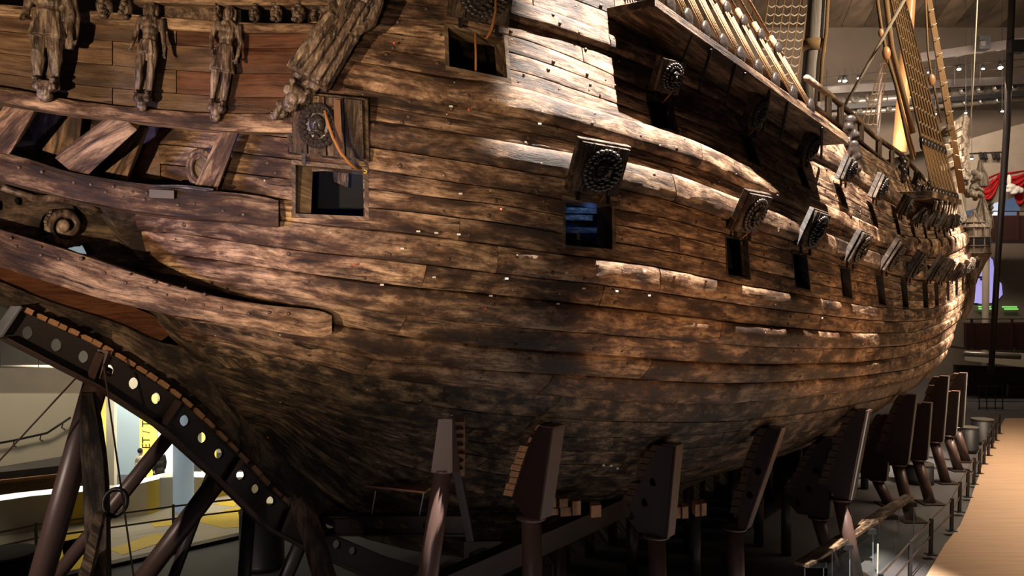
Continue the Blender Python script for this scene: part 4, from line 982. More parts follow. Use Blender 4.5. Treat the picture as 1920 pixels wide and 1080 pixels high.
# aftermost thick group and the long inclined lines
for i in range(5):
    MB().tube([P(1800+i*2.2, 362, 35.5), P(1768+i*2.4, 180, 35.5), P(1735+i*1.6, -20, 35.5)], .05, 6).build('backstay', M['rope'], SHIP, True)
    for q in range(13):
        t = q/13; c = P(1735+67*t, -10+370*t*.96, 35.3); 
        if i == 0: MB().tube([c, c+Vector((.17, 0, -.04)), c+Vector((.26, 0, .02))], .022, 4).build('ratline', M['rope_lt'], SHIP, True)
MB().tube([P(1562, 236, 27), P(1620, 134, 26), P(1700, -8, 25)], .05, 8).build('running_rope', M['rope_lt'], SHIP, True)
for (pp, r, mt_) in [([(1645, 0), (1652, 50), (1662, 100), (1680, 160), (1702, 262), (1712, 300)], .07, 'rope'), ([(1660, 110), (1672, 130), (1692, 205), (1716, 292)], .04, 'rope_or'),
                     ([(1660, -10), (1672, 90), (1692, 170), (1712, 250)], .11, 'rope'), ([(1735, -10), (1740, 100), (1748, 150), (1765, 230)], .04, 'rope'), ([(1833, -10), (1825, 150), (1817, 262)], .028, 'rope_lt')]:
    MB().tube([P(x, y, 33) for x, y in pp], r, 7).build('running_rope', M[mt_], SHIP, True)
for (x, y, Y, s_) in [(1662, 100, 32.7, .18), (1747, 150, 32.7, .16), (1652, 62, 32.7, .12)]:
    MB().ball(P(x, y, Y), s_, s_*.6, s_*1.6, 10, 8).build('pulley_block', M['mast_or'], SHIP, True)
# starboard shrouds glimpsed beyond the masts
def net(name, top, bot, Y, n, rows, r):
    L_ = []
    for i in range(n):
        t = i/(n-1); a_ = P(top[0][0]+(top[1][0]-top[0][0])*t, top[0][1]+(top[1][1]-top[0][1])*t, Y); b_ = P(bot[0][0]+(bot[1][0]-bot[0][0])*t, bot[0][1]+(bot[1][1]-bot[0][1])*t, Y)
        MB().tube([a_, b_], r, 5).build('shroud', M['rope'], SHIP, True); L_.append((a_, b_))
    for k in range(rows):
        t = (k+.5)/rows
        for (a_, b_), (c_, d_) in zip(L_[:-1], L_[1:]):
            p_ = a_.lerp(b_, t); q_ = c_.lerp(d_, t); m_ = (p_+q_)/2-UP*(p_-q_).length*.28
            MB().tube([p_, p_.lerp(m_, .6)-UP*.01, m_, q_.lerp(m_, .6)-UP*.01, q_], r*.75, 4).build('ratline', M['rope_lt'], SHIP, True)
net('s', [(1670, 70), (1672, 70)], [(1613, 242), (1646, 240)], 46, 4, 9, .035)
net('s', [(1446, -30), (1520, -30)], [(1415, 160), (1492, 160)], 45, 6, 12, .05)
# masts
def mast(p0, p1, r0, r1, mat, lab):
    m = MB().tube([p0.lerp(p1, t) for t in np.linspace(0, 1, 9)], list(np.linspace(r0, r1, 9)), 20).build('mast', M[mat], SHIP, True, label=lab); return m
m1 = mast(P(1517, 210, 38), P(1546, -160, 38), .48, .42, 'mast', 'weathered grey mast')
c1 = P(1527, 87, 38); d1 = (P(1546, -160, 38)-P(1517, 210, 38)).normalized()
MB().tube([c1-d1*.26, c1+d1*.26], [.53, .52], 20).build('mast_band', M['leather'], m1, True)
MB().tube([P(1556, -60, 37.4), P(1549, 60, 37.4), P(1542, 110, 37.4), P(1536, 190, 37.4)], .09, 8).build('mast_rope', M['rope'], m1, True)
m2 = mast(P(1686, 285, 40), P(1712, -80, 40), .33, .24, 'mast_or', 'smooth orange varnished mast')
# waist rail with stanchions
RL = [(1512, 146), (1560, 182), (1600, 218), (1640, 256), (1690, 290), (1735, 338)]
rp = []
for x, y in RL: A, z, Y = ray(x, y, -.25); rp.append(P(x, y, Y))
MB().tube(rp, .075, 8).build('waist_rail', M['oak_obj'], SHIP, True)
for (x, y) in [(1553, 180), (1576, 196), (1614, 232), (1648, 262), (1672, 282), (1700, 300), (1722, 326)]:
    A, z, Y = ray(x, y, -.25); p_ = P(x, y, Y); MB().beam(p_, p_-UP*.9, .12, .12, (1, 0, 0)).build('stanchion', M['oak_obj'], SHIP)
for (x, y, s_) in [(1592, 262, .28), (1600, 300, .22), (1690, 318, .2), (1718, 345, .2), (1731, 365, .16), (1742, 352, .15), (1752, 330, .14)]:
    A, z, Y = ray(x, y, .12); mb = MB(); c = P(x, y, Y)
    for q in range(6): mb.ball(c+Vector((rng.uniform(-.5, .5)*s_, -.05, (q/5-.5)*s_*3)), s_*.5, s_*.4, s_*.45, 8, 6)
    figure_mesh('carved_fender', mb, Matrix.Identity(4), M['black_mask'], SHIP, .035)

# ------------------------------------------------------------------ stern: upper works and quarter gallery
def YS_(x): return float(np.interp(x, [1700, 1780, 1815], [30, 36, 39.5]))
for k in range(9):
    y0 = 232+k*15
    x0 = 1778-max(0, (k-2))*6; x1 = 1803
    sl = (x1-x0)*-.55
    V = [P(x0, y0-sl*.5+2, YS_(x0)), P(x1, y0+sl*.5, YS_(x1)), P(x1, y0+sl*.5+12, YS_(x1)), P(x0, y0-sl*.5+14, YS_(x0))]
    V += [v+Vector((-.3, .3, 0)) for v in V]
    MB().add(V, [(0, 1, 2, 3), (7, 6, 5, 4), (0, 4, 5, 1), (1, 5, 6, 2), (2, 6, 7, 3), (3, 7, 4, 0)]).build('stern_side_plank', M['gild'], SHIP)
for k in range(4):
    y0 = 228+k*26; MB().beam(P(1776-k*5, y0+12, 35.2-k), P(1806, y0-8, 38.6), .1, .22, EP).build('stern_rail', M['gild'], SHIP)
mb = MB()
for q in range(22):
    y = 218+q*6.0; x = 1808+3*math.sin(q*.9)+q*.12; mb.ball(P(x, y, 39.3), .17+.05*math.sin(q*1.7), .16, .12, 10, 6)
    mb.ball(P(x+rng.uniform(-4, 4), y, 39.1), .08, .08, .09, 7, 5)
figure_mesh('carved_term', mb, Matrix.Identity(4), M['gild'], SHIP, .035, .03, 2)
mb = MB()
for q in range(26):
    a_ = rng.uniform(0, 2*PI); mb.ball(P(1818+rng.uniform(-16, 20), 352+rng.uniform(-30, 22), 39+rng.uniform(-.2, .3)), rng.uniform(.1, .22), .18, rng.uniform(.08, .16), 8, 6)
figure_mesh('carved_shell', mb, Matrix.Identity(4), M['gild'], SHIP, .04, .04, 5)
def turret(name, cx, Y, prof, nrib, rib_r, mat):
    cpx = cx; V = []; Fc = []; n = nrib*2
    for (y, r) in prof:
        c = P(cpx, y, Y); rr = r*Y/F
        for j in range(n): a_ = 2*PI*j/n; q = .965 if j % 2 else 1.0; V.append(c+Vector((math.cos(a_)*rr*q, math.sin(a_)*rr*q, 0)))
    for i in range(len(prof)-1):
        for j in range(n): Fc.append((i*n+j, i*n+(j+1) % n, (i+1)*n+(j+1) % n, (i+1)*n+j))
    Fc.append(tuple(range(n))); Fc.append(tuple((len(prof)-1)*n+j for j in range(n)))
    t = mesh(name, V, Fc, mat, SHIP, False)
    for j in range(0, n, 2):
        a_ = 2*PI*j/n; pts_ = [P(cpx, y, Y)+Vector((math.cos(a_), math.sin(a_), 0))*(r*Y/F+.01) for y, r in prof]
        MB().tube(pts_, rib_r, 5).build('rib', M['gild'], t, True)
    return t
T_ = turret('quarter_gallery', 1826, 39.2, [(394, 1.5), (402, 3), (409, 8), (416, 15), (423, 21), (428, 24), (430, 26), (434, 25), (470, 26), (476, 27), (481, 24), (492, 18), (506, 12), (522, 5), (533, 2)], 9, .045, M['gild'])
for y, r in ((428, 25.5), (446, 26), (462, 26), (476, 27.5), (418, 18)):
    MB().tube([P(1826, y, 39.2)+Vector((math.cos(a_), math.sin(a_), 0))*(r*39.2/F+.02) for a_ in np.linspace(0, 2*PI, 19)], .04, 5, False).build('moulding', M['carved'], T_, True)
for k in range(9):
    a_ = -PI*.95+k*PI*.9/8; c = P(1826, 455, 39.2)+Vector((math.cos(a_), math.sin(a_), 0))*(25.7*39.2/F)
    MB().box(c, Vector((-math.sin(a_), math.cos(a_), 0))*.26, Vector((math.cos(a_), math.sin(a_), 0))*.05, (0, 0, .34)).build('gallery_window', M['dark_in'], T_)
turret('gallery_dome', 1842, 40.2, [(368, 1), (374, 3), (380, 5), (392, 9), (404, 14), (412, 17), (430, 18)], 7, .04, M['gild'])
turret('gallery_dome', 1838, 40.2, [(300, 1), (306, 3), (312, 3.5), (318, 6), (326, 11), (336, 14), (350, 15)], 6, .04, M['gild'])
for k in range(5):
    mb = MB(); x = 1851+k*2.4; y = 392-k*3
    for q in range(9): mb.ball(P(x-q*.6, y+q*9, 40.5-k*.15), .09, .09, .10, 7, 5)
    mb.build('gallery_finial', M['gild'], SHIP, True)

V_ = []
for z in np.arange(5.5, 12.4, .45): V_.append(S(45.7, L0+float(half(45.6, z))+.06, z))
MB().tube(V_, .26, 10).build('stern_pillar', M['gild'], SHIP, True)
# ------------------------------------------------------------------ steel cradle under the stem
crd = root('bow_cradle', tuple(CP(330, 1300, .3)), 'dark curved steel girder with round holes under the bow', 'girder')
ct = [(40, 583), (190, 655), (330, 745), (440, 850), (540, 948), (620, 1000), (720, 1042), (790, 1062)]
cb = [(5, 632), (180, 722), (300, 800), (400, 890), (500, 988), (580, 1032), (680, 1078), (760, 1104)]
dC = .30; W = EP*-.06
HOL = [(53, 624, 11.5), (107, 647, 11.5), (158, 669, 11), (206, 695, 10.5), (252, 719, 10.5), (294, 747, 10), (347, 789, 10), (380, 821, 9.5), (411, 851, 9), (452, 891, 9), (480, 917, 8.5), (508, 940, 8.5), (603, 1006, 8), (632, 1021, 8), (662, 1033, 7.5)]
plate('web', [CP(x, y, dC) for x, y in ct]+[CP(x, y, dC) for x, y in reversed(cb)], [ell(x, y, r*.98, r*1.08, lambda a_, b_: CP(a_, b_, dC)) for x, y, r in HOL], W, M['steel2'], crd)
def flange(line, nm, mat, d=.16):
    V = []
    for x, y in line: c = CP(x, y, dC); V += [c+EP*d, c-EP*(d+.06)]
    Vb = [v-UP*.02 for v in V]; n = len(line)*2; Fc = []
    for i in range(len(line)-1):
        a_ = i*2; Fc += [(a_, a_+2, a_+3, a_+1), (n+a_+1, n+a_+3, n+a_+2, n+a_), (a_, n+a_, n+a_+2, a_+2)]
    mesh(nm, V+Vb, Fc, mat, crd)
flange(ct, 'top_flange', M['steel2'], .05); flange(cb, 'bottom_flange', M['pipe'], .14)
for (x0, y0, x1, y1) in [(188, 662, 168, 712), (335, 752, 305, 797), (452, 862, 425, 905), (545, 955, 528, 998)]:
    MB().beam(CP(x0, y0, dC+.05), CP(x1, y1, dC+.05), .09, .07, EA).build('stiffener', M['pipe'], crd)
MB().add([CP(22, 577, dC-.2), CP(42, 577, dC+.14), CP(5, 632, dC+.14), CP(-16, 630, dC-.2), CP(20, 574, dC-.2), CP(40, 574, dC+.16), CP(0, 632, dC+.16), CP(-20, 630, dC-.2)], [(0, 1, 2, 3), (7, 6, 5, 4), (0, 4, 5, 1), (1, 5, 6, 2), (2, 6, 7, 3), (3, 7, 4, 0)]).build('end_cap', M['galv'], crd)
cx_ = [p[0] for p in ct]; cy_ = [p[1] for p in ct]
for k in range(27):
    x = 44+k*21+rng.uniform(-3, 3)
    if x > 560: break
    y = float(pchip(cx_, cy_, np.array([x]))[0]); y2 = float(pchip(cx_, cy_, np.array([x+15]))[0])
    p_ = CP(x, y-4, dC-.02); q_ = CP(x+15, y2-4, dC-.02)
    MB().beam(p_, q_, rng.uniform(.05, .075), rng.uniform(.16, .24), UP).build('wooden_block', M['rawwood'], crd)

def to_floor(p0, p1):
    t = p0.z/(p0.z-p1.z); return p0+(p1-p0)*t
def prop(name, a, b, Y0, Y1, r, mat, lab, r1=None, cat='prop', collar=False, group=None):
    p0 = P(a[0], a[1], Y0); p1 = to_floor(p0, P(b[0], b[1], Y1)); o = root(name, tuple(p1), lab, cat, group)
    MB().tube([p0, p0.lerp(p1, .5), p1], [r, (r+(r1 or r))/2, r1 or r], 18).build('pipe' if mat != 'oak_obj' else 'trunk', M[mat], o, True)
    MB().abox(p1.x-.3, p1.x+.3, p1.y-.3, p1.y+.3, 0.0, .03).build('foot_plate', M['steel'], o)
    return o, p0, p1
o, p0, p1 = prop('steel_prop', (188, 690), (78, 1080), 11.15, 11.3, .165, 'pipe', 'thick brown steel pipe prop leaning left under the pierced bow girder')
MB().beam(P(197, 655, 11.0), P(178, 716, 11.0), .16, .12, (1, 0, 0)).build('head_plate', M['pipe'], o)
prop('steel_prop', (326, 806), (98, 1090), 12.5, 12.9, .115, 'pipe', 'long diagonal brown steel prop behind the upright wooden timber')
prop('steel_prop', (416, 890), (268, 1085), 13.2, 13.5, .165, 'pipe', 'thick brown steel prop slanting down from the middle of the bow girder')
prop('steel_prop', (398, 884), (326, 1080), 14.0, 14.1, .095, 'steel2', 'thinner dark prop just behind the thick slanting one')
prop('steel_prop', (469, 945), (458, 1080), 14.4, 14.5, .12, 'steel2', 'nearly upright dark prop in front of the black drum')
prop('steel_prop', (565, 1015), (528, 1100), 14.9, 15.0, .14, 'steel2', 'short dark prop behind the leaning log')
# wooden upright with iron ring
up0 = P(172, 735, 11.0); tm = root('old_timber', tuple(to_floor(up0, P(188, 1080, 11.1))), 'cracked upright old timber with an iron ring, standing between the steel props', 'timber')
pf = to_floor(up0, P(188, 1080, 11.1))
V = []; UV = []; n = 8; ks = np.linspace(0, 1, 14)
for t in ks:
    y = 735+345*t*2.1; cxp = float(np.interp(y, [735, 900, 1080, 1460], [166, 180, 186, 196])); wpx = float(np.interp(y, [735, 820, 950, 1080, 1460], [11, 20, 21, 19, 15]))
    z = CZ-(y-540)/F*11.0
    for j in range(n):
        a_ = 2*PI*(j+.5)/n; sx = max(-1, min(1, 1.25*math.cos(a_))); sy = max(-1, min(1, 1.25*math.sin(a_)))
        V.append(P(cxp, y, 11.0)+Vector((sx*wpx*11/F, sy*.13, 0))); UV.append((t*4, j*.1))
mesh('trunk', V, [(i*n+j, i*n+(j+1) % n, (i+1)*n+(j+1) % n, (i+1)*n+j) for i in range(13) for j in range(n)]+[tuple(range(n))], M['oak_low'], tm, False, UV)
MB().beam(P(190, 960, 10.7), P(158, 1090, 10.7), .10, .1, (1, 0, 0), .16, .1).build('splint', M['oak_low'], tm)
c = P(216, 942, 10.9); MB().tube([c+Vector((math.cos(t)*.16, .05*math.sin(t), math.sin(t)*.17)) for t in np.linspace(0, 2*PI, 19)], .032, 8, False).build('iron_ring', M['iron'], tm, True)
# leaning log
lp0 = P(558, 935, 13.0); lp1 = to_floor(lp0, P(612, 1085, 12.7)); lg = root('leaning_log', tuple(lp1), 'weathered grey log leaning against the bow in front of the steel girders', 'log')
pts_ = [lp0.lerp(lp1, t)+Vector((noise.noise(Vector((t*4, 1, 0)))*.06, 0, 0)) for t in np.linspace(0, 1, 26)]
rr = [.17+.045*t+.02*noise.noise(Vector((t*8, 5, 0))) for t in np.linspace(0, 1, 26)]; rr[0] = .12
lo = MB().tube(pts_, rr, 14); lo.build('trunk', M['oak_obj'], lg, True)
for q, (dx, dz) in enumerate([(-.10, .03), (.11, .02), (-.02, .06)]): MB().tube([lp0+Vector((dx, 0, -.1)), lp0+Vector((dx*1.1, -.02, dz))], [.07, .03], 8).build('broken_stub', M['oak_obj'], lg, True)
for i, (a, b, Ya, lab) in enumerate([((146, 705), (-30, 895), 10.6, 'thin steel wire running down left from the big prop'), ((194, 682), (252, 1090), 10.6, 'thin steel wire hanging down right of the big prop')]):
    tag(MB().tube([P(a[0], a[1], Ya), P(b[0], b[1], Ya)], .012, 6).build('steel_wire', M['pipe'], None, True), lab, 'wire')

# horizontal pierced girder and small catwalk
hg = root('pierced_girder', tuple(P(700, 1300, 14.6)), 'brown horizontal girder with round holes below the forefoot', 'girder')
fg = lambda x, y: P(x, y, 14.2)
plate('web', [fg(580, 968), fg(880, 968), fg(880, 1001), fg(597, 1001)], [ell(x, 984, 8.2, 8.2, fg) for x in (618, 665, 711, 757, 800)], (0, .04, 0), M['steel'], hg)
for y in (967, 1001): MB().abox(P(582, y, 14.2).x, P(880, y, 14.2).x, 14.1, 14.36, P(0, y, 14.2).z-.015, P(0, y, 14.2).z+.015).build('flange', M['steel'], hg)
cw = root('hanging_catwalk', tuple(P(750, 912, 14)), 'narrow pale catwalk plank on thin rods beneath the bow', 'catwalk')
MB().beam(P(692, 905, 14.2), P(806, 917, 13.9), .5, .035, (0, 1, 0)).build('plank', M['rawwood'], cw)
for x, y in ((700, 910), (790, 915)): MB().tube([P(x+6, y, 14.1), P(x-4, 968, 14.2)], .012, 5).build('rod', M['galv'], cw)

# ------------------------------------------------------------------ row of steel supports along the side
SUP = [  # outer top px, bottom py, plate depth (m), label
 (1046, 800, 975, 1.5, 'brown steel support with bright orange wooden wedges, second from the bow'),
 (1272, 835, 1008, 1.7, 'grey-brown pierced steel support nearest the middle of the picture, below the second gun port pair'),
 (1467, 803, 1002, 1.7, 'dark steel support with an orange-edged flange, just left of the old display plank'),
 (1568, 822, 972, 1.6, 'broad dark pierced support directly above the old display plank'),
 (1630, 770, 940, 1.5, 'tall dark support just right of the broad pierced one'),
 (1674, 778, 913, 1.5, 'dark square support with pale edge, above the upper end of the display plank'),
 (1718, 740, 872, 1.4, 'slim dark support rising above its neighbours, first of the far row'),
 (1746, 756, 862, 1.4, 'second dark support of the far row, with pale right edge'),
 (1778, 706, 828, 1.3, 'tallest dark support of the far row'),
 (1798, 734, 816, 1.2, 'pale-edged dark support near the stern'),
 (1812, 700, 800, 1.2, 'last dark support under the stern')]
OUTB = [1022, 1256, 1402, 1556, 1598, 1662, 1702, 1738, 1768, 1792, 1806]
for k, (x, yt, yb, dp, lab) in enumerate(SUP):
    kx = (x-960)/F; Lo = -4.6; dp = [.62, .85, .7, 1.0, .8, .9, .8, .8, .8, .8, .8][k]
    for it in range(12):
        A = Lo*(.8+.6*kx)/(.8*kx-.6); Y = .8*A-.6*Lo; z = CZ-(yt-540)/F*Y
        Ln = -11.4+float(half(A, z))+.42; Lo = Lo*.5+Ln*.5
        if k >= 6: Lo = -4.7
    A = Lo*(.8+.6*kx)/(.8*kx-.6); Y = .8*A-.6*Lo; z = CZ-(yt-540)/F*Y
    kb_ = (OUTB[k]-960)/F; Lb_ = A*(.8*kb_-.6)/(.8+.6*kb_)
    zt = z; zb = CZ-(yb-540)/F*Y; zb = max(zb, .8)
    base_pt = S(A, Lo-.3, 0); o = root('steel_support', tuple(base_pt), lab, 'support', 'steel supports along the hull side')
    th = .30 if k else .34
    zs = np.linspace(zt, zb+.25, 12); inner = [(min(Lo+(Lb_-Lo)*(zt-zz)/(zt-zb)-.2, max(-11.4+float(half(A, zz))+.16, Lo-dp*((zt-zz)/(zt-zb))**.8-.25)), zz) for zz in zs]
    out = [S(A-th/2, Lo, zt), S(A-th/2, Lb_, zb), S(A-th/2, min(Lb_-.15, inner[-1][0]+.25), zb)]+[S(A-th/2, l_, zz) for l_, zz in reversed(inner)]
    hl = []
    if k in (1, 2, 3):
        for (l_, zz) in ((Lo-.45, zt-(zt-zb)*.42), (Lo-.62, zt-(zt-zb)*.66), (Lo-.9, zb+.28)):
            hl.append([S(A-th/2, l_+.07*math.cos(q), zz+.08*math.sin(q)) for q in np.linspace(0, 2*PI, 15)[:-1]])
    matp = M['steel'] if k != 1 else M['steel2']
    pl = plate('side_plate', out, hl, EA*.05, matp, o); 
    plate('side_plate', [v+EA*(th-.05) for v in out], [], EA*.05, matp, o)
    MB().hexa([S(A-th/2, Lb_-.02, zb), S(A+th/2, Lb_-.02, zb), S(A+th/2, Lb_+.03, zb), S(A-th/2, Lb_+.03, zb), S(A-th/2, Lo-.03, zt), S(A+th/2, Lo-.03, zt), S(A+th/2, Lo+.03, zt), S(A-th/2, Lo+.03, zt)]).build('outer_flange', M['pipe'] if k < 3 else M['conc_d'], o)
    V = []
    for l_, zz in inner: V += [S(A-th/2-.04, l_, zz), S(A+th/2+.04, l_, zz), S(A+th/2+.04, l_+.05, zz-.01), S(A-th/2-.04, l_+.05, zz-.01)]
    mesh('curved_flange', V, [(i*4+j, i*4+4+j, i*4+4+(j+1) % 4, i*4+(j+1) % 4) for i in range(len(inner)-1) for j in range(4)], matp, o)
    MB().hexa([S(A-th/2, inner[0][0], zt-.02), S(A+th/2, inner[0][0], zt-.02), S(A+th/2, Lo+.03, zt-.02), S(A-th/2, Lo+.03, zt-.02), S(A-th/2, inner[0][0], zt+.02), S(A+th/2, inner[0][0], zt+.02), S(A+th/2, Lo+.03, zt+.02), S(A-th/2, Lo+.03, zt+.02)]).build('top_plate', M['pipe'], o)
    nb = 11 if k < 6 else 6
    for i in range(nb):
        for side in (0, 1):
            zz = zt-(zt-zb-.3)*(i+.5)/nb; l_ = float(np.interp(zz, [q[1] for q in inner][::-1], [q[0] for q in inner][::-1])); dzz = (zt-zb-.3)/nb*.44; l2 = float(np.interp(zz+dzz, [q[1] for q in inner][::-1], [q[0] for q in inner][::-1]))
            if rng.random() < .12: continue
            a0 = A-th/2-.06+side*(th/2+.06); a1 = a0+th/2+.04; w_ = rng.uniform(.14, .2)
            l0_ = l_*2-l2
            MB().hexa([S(a0, l0_-w_, zz-dzz), S(a1, l0_-w_, zz-dzz), S(a1, l0_, zz-dzz), S(a0, l0_, zz-dzz), S(a0, l2-w_, zz+dzz), S(a1, l2-w_, zz+dzz), S(a1, l2, zz+dzz), S(a0, l2, zz+dzz)]).build('wooden_wedge', M['rawwood'] if k == 0 else M['wedge'], o)
    pt0 = S(A, Lb_-.28, zb); foot = S(A, Lb_+.1 if k > 2 else Lb_-.2, 0)
    MB().tube([pt0-UP*.06, foot], [.17, .17], 18).build('pipe', M['pipe'], o, True)
    MB().tube([pt0-UP*.03, pt0-UP*.07], [.25, .25], 18).build('collar', M['pipe'], o, True)
    MB().abox(foot.x-.35, foot.x+.35, foot.y-.35, foot.y+.35, 0, .04).build('foot_plate', M['steel'], o)
    if k > 1:
        p_ = S(A+.7, Lo-2.2, 0); MB().tube([S(A+.7, Lo-2.2, 2.0), p_], [.13, .13], 12).build('inner_pipe', M['steel2'], o, True)
# the first support: box head seen from outside on a fat pipe
Y0 = 11.4; o = root('steel_support', tuple(P(800, 540+7*F/Y0, Y0)), 'brown steel support with a tall box head on a fat pipe, nearest the bow', 'support', 'steel supports along the hull side')
V = [P(808, 886, Y0), P(848, 886, Y0), P(862, 884, Y0+.45), P(822, 884, Y0+.45), P(822, 786, Y0), P(848, 786, Y0), P(853, 787, Y0+.3), P(828, 787, Y0+.3)]
MB().hexa(V).build('box_head', M['pipe'], o)
MB().tube([P(830, 878, Y0+.15), P(830, 884, Y0+.15)], [.17, .17], 20).build('collar', M['pipe'], o, True)
MB().tube([P(830, 884, Y0+.15), P(802, 1085, Y0+.15), to_floor(P(830, 884, Y0+.15), P(802, 1085, Y0+.15))], [.135, .15, .16], 18).build('pipe', M['pipe'], o, True)
for q in range(7): MB().beam(P(862+rng.uniform(-3, 3), 786+q*15, Y0+.75), P(863, 798+q*15, Y0+.8), .14, .15, (1, 0, 0)).build('wooden_wedge', M['rawwood'], o)
MB().beam(P(852, 860, Y0+.6), P(882, 1010, Y0+1.6), .12, .12, (1, 0, 0)).build('raking_strut', M['steel'], o)

# longitudinal girder, keel blocks, inner posts in the dark
kg = root('keel_girder', tuple(S(14, L0+2.6, 0)), 'long dark steel girder below the keel with pale wooden blocks on top', 'girder')
ga = S(9.5, L0+2.4, 2.0); gb_ = S(40, L0+2.4, 2.0)
MB().beam(ga, gb_, .3, .42, EP).build('beam', M['steel'], kg)
for (x0, x1, y0, y1) in [(1020, 1042, 930, 948), (1030, 1046, 950, 962), (1048, 1064, 932, 948), (1050, 1070, 948, 964), (1072, 1088, 936, 962), (1107, 1126, 944, 966), (1263, 1274, 948, 968), (1276, 1288, 946, 968), (1300, 1310, 942, 964), (1312, 1322, 940, 963)]:
    p_ = P((x0+x1)/2, (y0+y1)/2, 15.6); k_ = 15.6/F
    MB().box(p_, ((x1-x0)*k_, .05, 0), (0, .3, 0), (0, 0, (y1-y0)*k_)).build('wooden_block', M['rawwood'], kg)
for a_ in np.arange(10.5, 40, 3.1): MB().tube([S(a_, L0+2.4, 1.8), S(a_, L0+2.4, 0)], .14, 12).build('post', M['steel'], kg, True)
kb = root('keel_blocks', tuple(S(14, L0, 0)), 'dark line of heavy blocks carrying the keel', 'block')
for a_ in np.arange(12, 44, 1.2): MB().box(S(a_, L0, .45), EA*.5, EP*.9, UP*.9).build('block', M['oak_low'], kb)

# ------------------------------------------------------------------ dock floor, walkway, railings
def struct(o, nm=None): o['kind'] = 'structure'; return o
def FP(px, py, z=0.0): return P(px, py, (CZ-z)*F/(py-540))
struct(MB().abox(-45, 60, -12, 75, -.3, 0).build('floor', M['floor']))
edge = [(1700, 1150), (1735, 1082), (1772, 1020), (1800, 985), (1815, 950), (1828, 912), (1838, 885), (1847, 850), (1868, 815), (1880, 792), (1884, 784)]
V = []
for x, y in edge: p_ = FP(x, y, .1); V += [p_, Vector((40, p_.y, .1)), Vector((p_.x, p_.y, 0)), Vector((40, p_.y, 0))]
struct(mesh('floor_walkway', V, [(i*4+a_, i*4+b_, i*4+4+b_, i*4+4+a_) for i in range(len(edge)-1) for a_, b_ in ((0, 1), (2, 0))], M['walk']))
rl = root('walkway_railing', tuple(FP(1745, 1040, .1)), 'low dark railing of posts and thin rails along the lit walkway', 'railing')
PB = [(1650, 1160), (1706, 1088), (1745, 1040), (1784, 996), (1799, 960), (1814, 932), (1826, 908), (1836, 888), (1845, 870), (1853, 854), (1860, 840), (1867, 826), (1874, 813)]
tp = []
for x, y in PB:
    p_ = FP(x, y, .1); h = .93; MB().beam(p_, p_+UP*h+Vector((.02, 0, 0)), .085, .06, (1, 0, 0)).build('post', M['black'], rl); tp.append(p_)
    MB().abox(p_.x-.13, p_.x+.13, p_.y-.1, p_.y+.1, p_.z, p_.z+.02).build('foot_plate', M['black'], rl)
for a_, b_ in zip(tp[:-1], tp[1:]):
    for h in (.88, .48): MB().beam(a_+UP*h, b_+UP*h, .02, .045, (1, 0, 0)).build('rail', M['rail'], rl)
MB().tube([FP(1645, 1075, 0)+UP*0.0, P(1646, 1020, FP(1645, 1075).y)], .02, 6).build('glowing_rod', M['white'], rl)
# display plank on stands
dpl = root('display_plank', tuple(FP(1600, 1060)), 'long old narrow plank displayed on low stands between supports and walkway', 'plank')
a_ = P(1503, 1056, 17.6); b_ = P(1706, 928, 23.3)
V = []; UV = []
for i in range(21):
    t = i/20; c = a_.lerp(b_, t); w_ = .30+.05*math.sin(t*PI)+.02*noise.noise(Vector((t*9, 0, 3))); sd = (b_-a_).normalized().cross(UP).normalized()
    for q in (sd*w_/2, -sd*w_/2): V += [c+q, c+q-UP*.07]; UV += [(t*6, 0 if q.x > 0 else .4)]*2
mesh('board', V, [f for i in range(20) for f in ((i*4, i*4+4, i*4+6, i*4+2), (i*4, i*4+1, i*4+5, i*4+4), (i*4+2, i*4+6, i*4+7, i*4+3), (i*4+1, i*4+3, i*4+7, i*4+5))]+[(0, 2, 3, 1)], M['oak_low'], dpl, False, UV)
for t in (.06, .27, .48, .70, .92):
    c = a_.lerp(b_, t); MB().box(c+Vector((.1, 0, -.14)), (.5, .0, 0), (0, .18, 0), (0, 0, .12)).build('bracket', M['black'], dpl)
    for s_ in (-.12, .3): MB().tube([c+Vector((s_, 0, -.1)), Vector((c.x+s_, c.y, 0))], .012, 5).build('rod', M['galv'], dpl)
gl = root('glass_barrier', tuple(FP(1620, 1150)), 'clear glass panes in a row beside the display plank', 'glass')
for i in range(5):
    c0 = a_.lerp(b_, i/5)+Vector((.45, -.3, 0)); c1 = a_.lerp(b_, (i+.96)/5)+Vector((.45, -.3, 0)); c0.z = c1.z = .02
    MB().hexa([c0, c1, c1+Vector((.012, .012, 0)), c0+Vector((.012, .012, 0)), c0+UP*1.0, c1+UP*1.0, c1+Vector((.012, .012, 1.0)), c0+Vector((.012, .012, 1.0))]).build('pane', M['glass'], gl)
def drum(px, pyt, pyb, rpx, lab, mat='black'):
    Y = 7*F/(pyb-540); c = FP(px, pyb); r = rpx*Y/F; h = CZ-(pyt-540)/F*Y; o = root('steel_drum', (c.x, c.y, 0), lab, 'drum')
    MB().tube([c, c+UP*.15, c+UP*.16, c+UP*(h-.05)], [r*1.03, r*1.03, r, r], 28).build('body', M[mat], o, True); MB().tube([c+UP*(h-.05), c+UP*h], [r*1.02, r*1.02], 28).build('lid', M['conc_d'], o)
drum(491, 955, 1062, 41, 'black drum with grey lid below the bow, behind the dark props'); drum(12, 1035, 1165, 50, 'black drum with grey lid at the lower left corner')
drum(1842, 785, 832, 19, 'black drum at the head of the walkway, under the stern'); drum(1816, 800, 848, 17, 'dark drum beside the far steel supports'); drum(1722, 868, 905, 26, 'dark drum in shadow behind the third-last supports')

